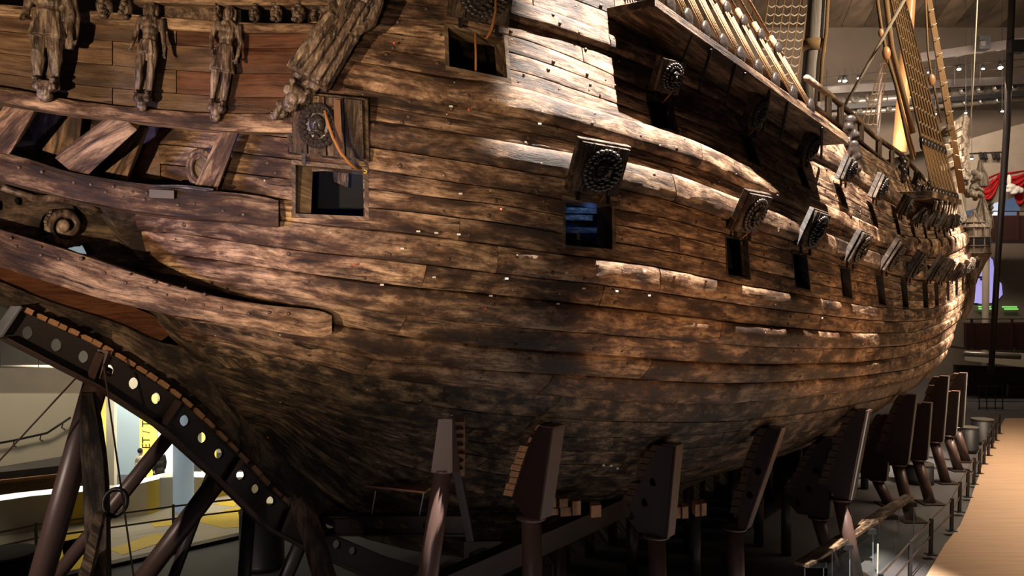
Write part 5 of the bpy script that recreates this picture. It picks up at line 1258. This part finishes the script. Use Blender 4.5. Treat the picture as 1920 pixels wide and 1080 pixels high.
# ------------------------------------------------------------------ exhibition area at lower left
gfl = []
def poly(name, pts, mat, th=None, kind='structure', parent=None):
    th = th or Vector((0, 0, -.02)); o = plate(name, pts, [], th, mat, parent)
    if kind: o['kind'] = kind
    return o
poly('floor_gallery', [FP(x, y, .06) for x, y in [(-60, 1125), (90, 1084), (200, 1056), (450, 1000), (640, 958), (640, 905), (480, 905), (330, 905), (-60, 985)]], M['cream'])
for pg in [[(60, 1090), (100, 1020), (180, 1000), (180, 1060)], [(110, 1000), (200, 985), (160, 1040), (120, 1045)], [(205, 1030), (290, 1000), (340, 1005), (230, 1040)], [(280, 978), (340, 968), (320, 985), (290, 988)], [(360, 975), (480, 940), (480, 985), (420, 990)], [(400, 945), (450, 932), (440, 950)], [(200, 1062), (260, 1040), (230, 1052)]]:
    poly('floor_inlay', [FP(x, y, .07) for x, y in pg], M['yellow'])
poly('trim_1', [FP(x, y, .10) for x, y in [(-60, 1130), (90, 1088), (200, 1060), (450, 1004), (640, 962), (640, 956), (450, 998), (200, 1053), (90, 1080), (-60, 1121)]], M['steel'], Vector((0, 0, -.1)))
plb = [(-60, 1020), (60, 1000), (180, 980), (260, 975), (330, 950), (420, 932), (520, 925)]; plt_ = [(-60, 948), (60, 930), (150, 922), (225, 922), (285, 900), (325, 894), (420, 896), (520, 892)]
pn = root('low_plinth', tuple(FP(200, 985)), 'long low cream plinth wall with yellow stripes and white lit top behind the props', 'plinth')
cols = ['cream', 'cream', 'yellow', 'cream', 'cream', 'yellow', 'cream', 'cream', 'yellow', 'cream']
xs_ = [-60, 60, 128, 155, 205, 276, 299, 345, 380, 430, 520]
bxf = lin([p[0] for p in plb], [p[1] for p in plb]); txf = lin([p[0] for p in plt_], [p[1] for p in plt_])
for i in range(10):
    xa, xb = xs_[i], xs_[i+1]; f_ = []
    for x in (xa, xb):
        b_ = FP(x, bxf(x)); f_.append((b_, P(x, txf(x), b_.y)))
    (b0, t0), (b1, t1) = f_; d = Vector((-.1, .5, 0))
    MB().hexa([b0, b1, b1+d, b0+d, t0, t1, t1+d, t0+d]).build('front_panel', M[cols[i]], pn)
    MB().hexa([t0, t1, t1+d*1.3, t0+d*1.3, t0+UP*.03, t1+UP*.03, t1+d*1.3+UP*.03, t0+d*1.3+UP*.03]).build('top_panel', M['white_lit'] if i in (0, 1, 2, 4, 5, 7, 8, 9) else M['white'], pn)  # light on the white tops is put in as a glowing material
rg = root('gallery_railing', tuple(FP(325, 992)), 'low dark railing across the yellow and cream floor', 'railing')
gp = [FP(x, y) for x, y in [(-60, 1060), (68, 1030), (325, 992), (560, 962)]]
for p_ in gp: MB().beam(p_, p_+UP*.72, .06, .06, (1, 0, 0)).build('post', M['black'], rg)
for a_, b_ in zip(gp[:-1], gp[1:]):
    for h in (.66, .30): MB().beam(a_+UP*h, b_+UP*h, .02, .05, (1, 0, 0)).build('rail', M['rail'], rg)
col_ = root('round_column', tuple(P(344, 960, 25)), 'pale round concrete column in front of the lit displays', 'column')
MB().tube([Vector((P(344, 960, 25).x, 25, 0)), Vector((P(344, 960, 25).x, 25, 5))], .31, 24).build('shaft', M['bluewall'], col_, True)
def wallbox(name, x0, x1, y0, y1, Y, mat, th=.2, kind='structure'):
    a_ = P(x0, y0, Y); b_ = P(x1, y1, Y); o = MB().abox(a_.x, b_.x, Y, Y+th, b_.z, a_.z).build(name, M[mat]); o['kind'] = kind; return o
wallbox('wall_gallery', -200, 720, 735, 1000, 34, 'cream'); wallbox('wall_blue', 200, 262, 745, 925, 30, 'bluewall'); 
def banner(x0, x1, y0, y1, Y, mat, lab, text=None):
    o = root('banner', tuple(P((x0+x1)/2, y1, Y)), lab, 'banner'); a_ = P(x0, y0, Y); b_ = P(x1, y1, Y)
    MB().abox(a_.x, b_.x, Y, Y+.05, b_.z, a_.z).build('panel', M[mat], o)
    if text:
        text_mesh('lettering', text[0], text[1], .005, M['black'], o, P(text[2], text[3], Y-.03), (PI/2, -PI/2, 0))
banner(262, 294, 740, 972, 28.5, 'yellow_lit', 'wide backlit yellow banner with black lettering', ('ET / THE', .40, 281, 842))
banner(184, 199, 748, 1000, 28, 'yellow_lit', 'narrow backlit yellow banner left of the pale blue wall')
banner(296, 336, 785, 905, 28.8, 'white_lit', 'glowing white display panel beside the wide yellow banner')
wallbox('wall_display', 294, 330, 868, 905, 29, 'cream'); wallbox('wall_pillar', 199, 214, 745, 960, 27.5, 'white'); wallbox('wall_yellow', 378, 402, 760, 900, 29, 'yellow_lit')
# concrete and the stair at far left
wallbox('wall_glow_panel', 60, 250, 360, 500, 31, 'bluewall', .3)  # added glowing panel, a bright backing for the cutwater holes
wallbox('wall_left_beam', -300, 262, 560, 690, 33, 'conc_d', 1.5); wallbox('wall_left', -300, 186, 690, 752, 27, 'conc', 1.0); wallbox('wall_lintel', 150, 700, 690, 752, 31, 'conc', .5)
wallbox('wall_stair', -300, 175, 738, 900, 25, 'cream')
sr = root('ramp', tuple(P(60, 905, 21)), 'wooden ramp with a pale edge against the stair wall', 'ramp')
MB().hexa([P(-60, 905, 20), P(160, 890, 23), P(160, 890, 24.5), P(-60, 905, 24.5), P(-60, 892, 20), P(160, 868, 23), P(150, 850, 24.9), P(-60, 885, 24.9)]).build('deck', M['conc_d'], sr)
MB().beam(P(-60, 910, 20), P(165, 886, 22.6), .06, .10, (0, 1, 0)).build('edge_strip', M['rawwood'], sr)
MB().beam(P(-60, 923, 20), P(165, 900, 22.6), .06, .28, (0, 1, 0)).build('side_board', M['oak_red'], sr)
hr_ = root('stair_handrail', tuple(P(60, 830, 24.8)), 'thin black handrail bending up along the stair wall', 'handrail')
MB().tube([P(-40, 838, 24.7), P(25, 826, 24.7), P(88, 812, 24.7), P(132, 783, 24.7)], .035, 8).build('rail', M['black'], hr_, True)
for x, y in ((27, 826), (77, 815), (118, 793)): MB().tube([P(x, y, 24.7), P(x-2, y+9, 24.7), P(x+3, y+12, 25)], .02, 5).build('bracket', M['black'], hr_)
def lamp(x, y, Y, lab, s_=.1, glow=True, rod=.9):
    o = root('spot_lamp', tuple(P(x, y, Y)), lab, 'lamp', None); c = P(x, y, Y)
    MB().tube([c+UP*s_*2.2, c+UP*s_*.3], [s_*.7, s_], 12).build('housing', M['black'], o, True); MB().tube([c+UP*s_*2, c+UP*(s_*2+rod)], s_*.15, 6).build('stem', M['black'], o)
    MB().ball(c, s_*.8, None, s_*.5, 10, 6).build('bulb', M['lamp'] if glow else M['black'], o, True); return o
lamp(72, 708, 27.3, 'small twin spot lamp below the concrete beam', .09); lamp(0, 716, 27.3, 'small spot lamp at the left picture edge', .08)

# visitors
def person(x, yh, yf_, Y, lab, shirt, legs, coat_len, turn):
    base = P(x, yf_, Y); H = (yf_-yh)*Y/F; o = root('person', tuple(base), lab, 'person')
    M4 = Matrix.Translation(base) @ Matrix.Rotation(turn, 4, 'Z') @ Matrix.Scale(H, 4)
    J = dict(STAND); J['look'] = (0, -1, 0); J.update(kl=(-.05, -.06, .28), al=(-.05, -.10, .06), ar=(.05, .08, .06), wl=(-.14, -.08, .50), wr=(.14, .04, .48))
    mb = MB(); body(J, mb, .95); figure_mesh('body', mb, M4, M['skin'], o, H*.013)
    mc = MB()
    def lay(fr, to, r0, r1): mc.tube([M4 @ Vector(fr), M4 @ Vector(to)], [r0*H, r1*H], 12)
    for i_, (z0, z1, a0, a1) in enumerate([(.84, .70, .075, .112), (.70, .55, .112, .10), (.55, coat_len, .10, .135)]): lay((0, 0, z0), (0, 0, z1), a0, a1)
    for s_ in (-1, 1): lay((s_*.1, 0, .81), (s_*.145, .01, .63), .042, .036); lay((s_*.145, .01, .63), J['wl'] if s_ < 0 else J['wr'], .036, .026)
    mc.build('coat', M[shirt], o, True); ml = MB()
    for k_, a_ in (('kl', 'al'), ('kr', 'ar')):
        ml.tube([M4 @ Vector((J[k_][0], 0, .5)), M4 @ Vector(J[k_]), M4 @ Vector(J[a_])], [.065*H, .05*H, .036*H], 10)
        ml.ball(M4 @ (Vector(J[a_])+Vector((0, -.04, -.035))), .03*H, .06*H, .025*H, 8, 5)
    ml.build('trousers', M[legs], o, True)
    MB().ball(M4 @ Vector((0, .018, .945)), .055*H, .055*H, .062*H, 12, 8).build('hair', M['coat'], o, True)
person(298, 838, 922, 26.8, 'person in a long black coat walking behind the slanting prop', 'coat', 'jeans', .34, .8)
person(264, 840, 925, 27.0, 'person in a white top and dark trousers beside the pale blue wall', 'shirt', 'coat', .48, 2.6)

# ------------------------------------------------------------------ hall at the right
struct(MB().abox(8, 45, 62, 62.5, 0, 32).build('wall_far', M['conc_h'])); struct(MB().abox(45, 45.5, -12, 62, 0, 32).build('wall_right', M['conc_h']))
struct(MB().abox(-45, -44.5, -12, 75, 0, 32).build('wall_left_hall', M['conc_d'])); struct(MB().abox(-45, 8, 66, 66.5, 0, 32).build('wall_far_left', M['conc_d']))
# sloping board ceiling
ceil = root('ceiling', (0, 0, 0), None, None); ceil['kind'] = 'structure'
for i in range(30):
    x0 = -6+i*1.75; z0 = 26.5-.03*max(0, x0); d = Vector((-.25, -1, .06)).normalized()
    a_ = Vector((x0, 62, 27.2)); b_ = a_+d*58; w_ = 1.70
    MB().hexa([a_, a_+Vector((w_, 0, -.03)), b_+Vector((w_, 0, -.03)), b_, a_+UP*.12, a_+Vector((w_, 0, .09)), b_+Vector((w_, 0, .09)), b_+UP*.12]).build('ceiling_board', M['ceil'], ceil)
MB().hexa([Vector((-60, 64, 27.6)), Vector((60, 64, 27.6)), Vector((60, -15, 32.4)), Vector((-60, -15, 32.4)), Vector((-60, 64, 28)), Vector((60, 64, 28)), Vector((60, -15, 33)), Vector((-60, -15, 33))]).build('ceiling_backing', M['conc_d'], ceil)
# ventilation ducts with nozzles
def duct(x0, y0, x1, y1, Y0, Y1, rpx, noz, lab):
    a_ = P(x0, y0, Y0); b_ = P(x1, y1, Y1); o = root('air_duct', tuple(a_), lab, 'duct', None); r = rpx*Y0/F
    MB().tube([a_, b_], r, 18).build('pipe', M['duct'], o, True)
    for (nx, s_) in noz:
        t = (nx-x0)/(x1-x0); c = a_.lerp(b_, t)+Vector((0, -r*.9, r*.35)); q = c+Vector((0, -s_*1.1, 0)); 
        nz_ = MB().tube([c, q], [s_*.8, s_], 14).build('nozzle', M['duct'], o, True); MB().tube([q+Vector((0, -.02, 0)), q+Vector((0, -.04, 0))], [s_*.5, s_*.5], 12).build('opening', M['black'], nz_)
    n = 14
    for i in range(n): c = a_.lerp(b_, (i+.5)/n); MB().tube([c-Vector((.05, 0, 0)), c+Vector((.05, 0, 0))], r*1.04, 16).build('joint_band', M['conc_d'], o)
duct(1530, 196, 1935, 165, 57, 57, 8, [(1570, .30), (1597, .30), (1624, .30), (1737, .32), (1770, .30), (1799, .33), (1831, .33), (1861, .34), (1892, .34)], 'upper thick air duct with big round nozzles along the far wall')
duct(1530, 217, 1935, 186, 56.5, 56.5, 4.5, [(1608, .2), (1663, .2), (1747, .2), (1776, .2), (1806, .2), (1836, .2), (1867, .2)], 'lower thin air duct with small nozzles along the far wall')
tr_ = root('lighting_truss', tuple(P(1700, 110, 52)), 'long dark gantry beam carrying lamps near the ceiling', 'beam')
MB().beam(P(1700, 112, 52), P(1930, 78, 50), .3, .55, (0, 1, 0)).build('beam', M['steel2'], tr_); MB().beam(P(1530, 205, 56), P(1930, 176, 56), .3, .3, (0, 1, 0)).build('lower_beam', M['black'], tr_)
MB().beam(P(1530, 170, 55), P(1930, 150, 55), .4, .55, (0, 1, 0)).build('catwalk_beam', M['steel2'], tr_)
for k_ in (0, 14): MB().tube([P(1530, 147+k_, 54.5), P(1930, 110+k_, 54.5)], .05, 6).build('lamp_track', M['rail'], tr_)
for i in range(8): MB().tube([P(1550+i*48, 130-i*2, 54.5), P(1550+i*48, 175-i*3, 54.5)], .03, 5).build('hanger', M['rail'], tr_)
for (x, y, s_, lb) in [(1574, 152, .10, 'small glowing lamp left of the brightest one behind the grey mast'), (1584, 152, .17, 'bright lamp just right of the grey mast'), (1609, 147, .09, 'small lamp where the pale slanting rope crosses the track'), (1724, 142, .17, 'bright lamp right of the orange mast'), (1740, 136, .06, 'tiny lamp behind the backstays'), (1798, 130, .15, 'lamp midway between the backstays and the thin hanging line'), (1843, 129, .11, 'dimmer lamp right of the thin hanging line'), (1876, 127, .19, 'brightest lamp near the dark pole'), (1896, 125, .10, 'half-hidden lamp behind the dark pole')]:
    lamp(x, y, 54, lb, s_, True, .5)
for (x, y, lb) in [(1754, 214, 'short pendant lamp behind the backstays'), (1811, 212, 'short pendant lamp above the stern carving'), (1879, 209, 'short pendant lamp left of the dark pole'), (1822, 298, 'small lamp at the stern dome')]:
    lamp(x, y, 52, lb, .10, True, 27.9-P(x, y, 52).z)
pm = root('dark_pole', tuple(P(1858, 700, 46)), 'tall dark leaning steel pole in front of the far balcony', 'pole')
MB().tube([P(1899, -40, 46), P(1888, 240, 46), P(1872, 470, 46), P(1858, 700, 46)], [.19, .19, .17, .16], 10).build('shaft', M['steel2'], pm, True); MB().box(P(1905, 88, 45.5), (.8, 0, 0), (0, .5, 0), (0, 0, .7)).build('clamp', M['black'], pm)
hp = root('ceiling_projector', tuple(P(1842, 82, 50)), 'black projector box hanging from the gantry', 'projector'); MB().box(P(1842, 82, 50), (.7, 0, 0), (0, .6, 0), (0, 0, .8)).build('housing', M['black'], hp); MB().box(P(1842, 82, 49.6), (.3, 0, 0), (0, .2, 0), (0, 0, .3)).build('lens', M['steel2'], hp)
pp = root('grey_post', tuple(P(1610, 242, 50)), 'thin dark post behind the starboard shrouds', 'post'); MB().tube([P(1652, 120, 50), P(1646, 250, 50), Vector((P(1630, 672, 50).x, 50, 0))], .14, 8).build('shaft', M['steel2'], pp, True)
# concrete blocks, stage with curtain, balconies
def wq(name, pts, Y, mat, th=.6): o = plate(name, [P(x, y, Y) for x, y in pts], [], (0, th, 0), M[mat], None); o['kind'] = 'structure'; return o
wq('wall_upper_block', [(1812, 262), (1930, 228), (1930, 362), (1812, 396)], 56, 'conc'); wq('wall_lower_block', [(1812, 452), (1930, 452), (1930, 604), (1812, 604)], 57, 'conc_h'); wq('wall_seam_block', [(1540, 212), (1930, 205), (1930, 240), (1812, 262), (1540, 330)], 60, 'conc_h')
stg = root('stage_backdrop', tuple(P(1880, 403, 56.5)), 'blue lit stage backdrop with a pale cloud behind the balcony', 'backdrop')
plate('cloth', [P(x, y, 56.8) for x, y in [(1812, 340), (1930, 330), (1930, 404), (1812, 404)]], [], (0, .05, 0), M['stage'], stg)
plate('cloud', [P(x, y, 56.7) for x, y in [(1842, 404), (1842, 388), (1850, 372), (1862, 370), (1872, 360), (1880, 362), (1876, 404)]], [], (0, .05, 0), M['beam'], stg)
plate('side_flat', [P(x, y, 56.6) for x, y in [(1912, 370), (1930, 366), (1930, 404), (1912, 404)]], [], (0, .05, 0), M['cream'], stg)
cur = root('stage_curtain', tuple(P(1880, 340, 56)), 'draped red velvet stage curtain above the balcony', 'curtain')
def swag(x0, x1, y0, y1, sag):
    V = []; n = 14; m = 18
    for i in range(n+1):
        for j in range(m+1):
            s_ = i/n; t = j/m; x = x0+(x1-x0)*s_; y = y0+(y1-y0)*s_+sag*t*4*s_*(1-s_)+6*t; Yb = 56-.18*math.sin(t*PI*7+s_*2)*(.4+s_*(1-s_)*2)-.35*t
            V.append(P(x, y, Yb))
    k_ = m+1; mesh('swag', V, [(i*k_+j, i*k_+j+1, (i+1)*k_+j+1, (i+1)*k_+j) for i in range(n) for j in range(m)], M['curtain'], cur, True)
swag(1832, 1878, 340, 322, 40); swag(1870, 1932, 325, 318, 34); swag(1842, 1862, 352, 335, 22); swag(1895, 1932, 335, 328, 50)
mb = MB()
for (x, y, a_, b_) in [(1896, 350, .35, .22), (1890, 358, .3, .15), (1906, 355, .34, .25), (1892, 338, .12, .42), (1914, 357, .2, .22), (1900, 362, .3, .12), (1885, 352, .2, .1)]: mb.ball(P(x, y, 55.2), a_, .2, b_, 10, 7)
figure_mesh('white_sculpture', mb, Matrix.Identity(4), M['white'], None, .05, .02, 1); so = bpy.data.objects['white_sculpture']; tag(so, 'white winged sculpture hanging before the red curtain', 'sculpture')
def balcony(x0, x1, y0, y1, Y, lab, mat='redbalc'):
    o = root('balcony', tuple(P(x0, y1, Y)), lab, 'balcony'); a_ = P(x0, y0, Y); b_ = P(x1, y1, Y)
    MB().abox(a_.x, b_.x+3, Y, Y+.3, b_.z, a_.z).build('front', M[mat], o); MB().abox(a_.x, b_.x+3, Y-.1, Y+2, b_.z-.12, b_.z).build('slab', M['steel'], o)
    MB().tube([P(x0, y0-8, Y), P(x1, y0-8, Y)+Vector((3, 0, 0))], .04, 6).build('rail', M['rail'], o)
    for i in range(6): p_ = a_+Vector((i*(b_.x+3-a_.x)/5.5+.3, -.05, 0)); MB().beam(Vector((p_.x, Y-.05, b_.z)), p_+UP*.3, .12, .1, (1, 0, 0)).build('post', M['redbalc'], o)
balcony(1835, 1930, 404, 450, 54, 'upper maroon balcony in front of the stage'); balcony(1812, 1930, 606, 652, 50, 'lower maroon balcony below the projected map')
mp_ = root('projected_map', tuple(P(1850, 575, 56.9)), 'glowing lilac map projected on the wall behind the stern', 'projection')
plate('screen', [P(x, y, 56.9) for x, y in [(1812, 470), (1850, 476), (1862, 488), (1866, 520), (1878, 532), (1880, 552), (1868, 566), (1845, 570), (1812, 566)]], [], (0, .05, 0), M['lilac'], mp_)
for (x, y, w_) in [(1838, 520, 1.0), (1842, 524, .5), (1830, 570, .4), (1846, 516, .4)]: MB().box(P(x, y, 56.6), (w_*.6, 0, 0), (0, .05, 0), (0, 0, .14)).build('shadow_figure', M['black'], mp_)
for (x, w_, y) in [(1846, 24, 575), (1893, 28, 575.5), (1850, 30, 579), (1896, 26, 579.5)]:
    MB().box(P(x, y, 56.7), (w_*56.7/F, 0, 0), (0, .03, 0), (0, 0, .09)).build('caption_strip', M['green'], mp_)
hc_ = root('hall_column', tuple(P(1850, 640, 55)), 'tall pale column behind the stern gallery', 'column'); MB().tube([P(1849, 455, 55), P(1846, 790, 55)], .22, 12).build('shaft', M['conc'], hc_, True)
wq('wall_light_band', [(1812, 658), (1930, 663), (1930, 690), (1812, 676)], 53, 'cream', .2); wq('wall_base_dark', [(1790, 684), (1960, 690), (1960, 795), (1790, 790)], 52, 'steel2', .2)
lp_ = root('large_pipe', tuple(P(1812, 664, 49)), 'long horizontal grey pipe under the lower balcony', 'pipe'); MB().tube([P(1808, 663, 49), P(1912, 669, 49)], .17, 14).build('shaft', M['duct'], lp_, True)
for x in (1822, 1862, 1902): MB().tube([P(x, 664+(x-1808)*.058, 49), P(x, 652, 49.95)], .02, 5).build('hanger', M['steel2'], lp_)
fnc = root('black_cage', tuple(P(1845, 790, 46)), 'black open cage frame standing under the lower balcony', 'frame')
for x in (1836, 1850, 1866, 1880): MB().tube([P(x, 722, 46), P(x, 792, 46)], .03, 5).build('upright', M['black'], fnc)
for y in (724, 745, 765, 785): MB().tube([P(1834, y, 46), P(1882, y, 46)], .03, 5).build('crossbar', M['black'], fnc)
dr = root('dark_door', tuple(P(1908, 790, 51)), 'dark double door at the end of the walkway', 'door'); MB().abox(P(1890, 0, 51.5).x, P(1930, 0, 51.5).x, 51.5, 51.6, 0, P(0, 722, 51.5).z).build('leaf', M['steel2'], dr); MB().beam(P(1889, 720, 51.4), P(1886, 788, 51.4), .1, .1, (1, 0, 0)).build('frame_post', M['conc'], dr)
for i, x in enumerate((1838, 1846, 1862, 1870)):
    if i in (0, 2): tr2 = root('track_spot', tuple(P(x, 286+i, 55)), ['left pair of black track spots on the concrete block', '', 'right pair of black track spots on the concrete block'][i], 'lamp')
    MB().tube([P(x, 287, 55.95), P(x+3, 298, 55.6)], .12, 8).build('housing', M['black'], tr2)
tk = tag(MB().tube([P(1818, 288, 55.96), P(1882, 285, 55.96)], .05, 6).build('spot_track', M['rail'], None), 'thin lamp track across the concrete block', 'track')
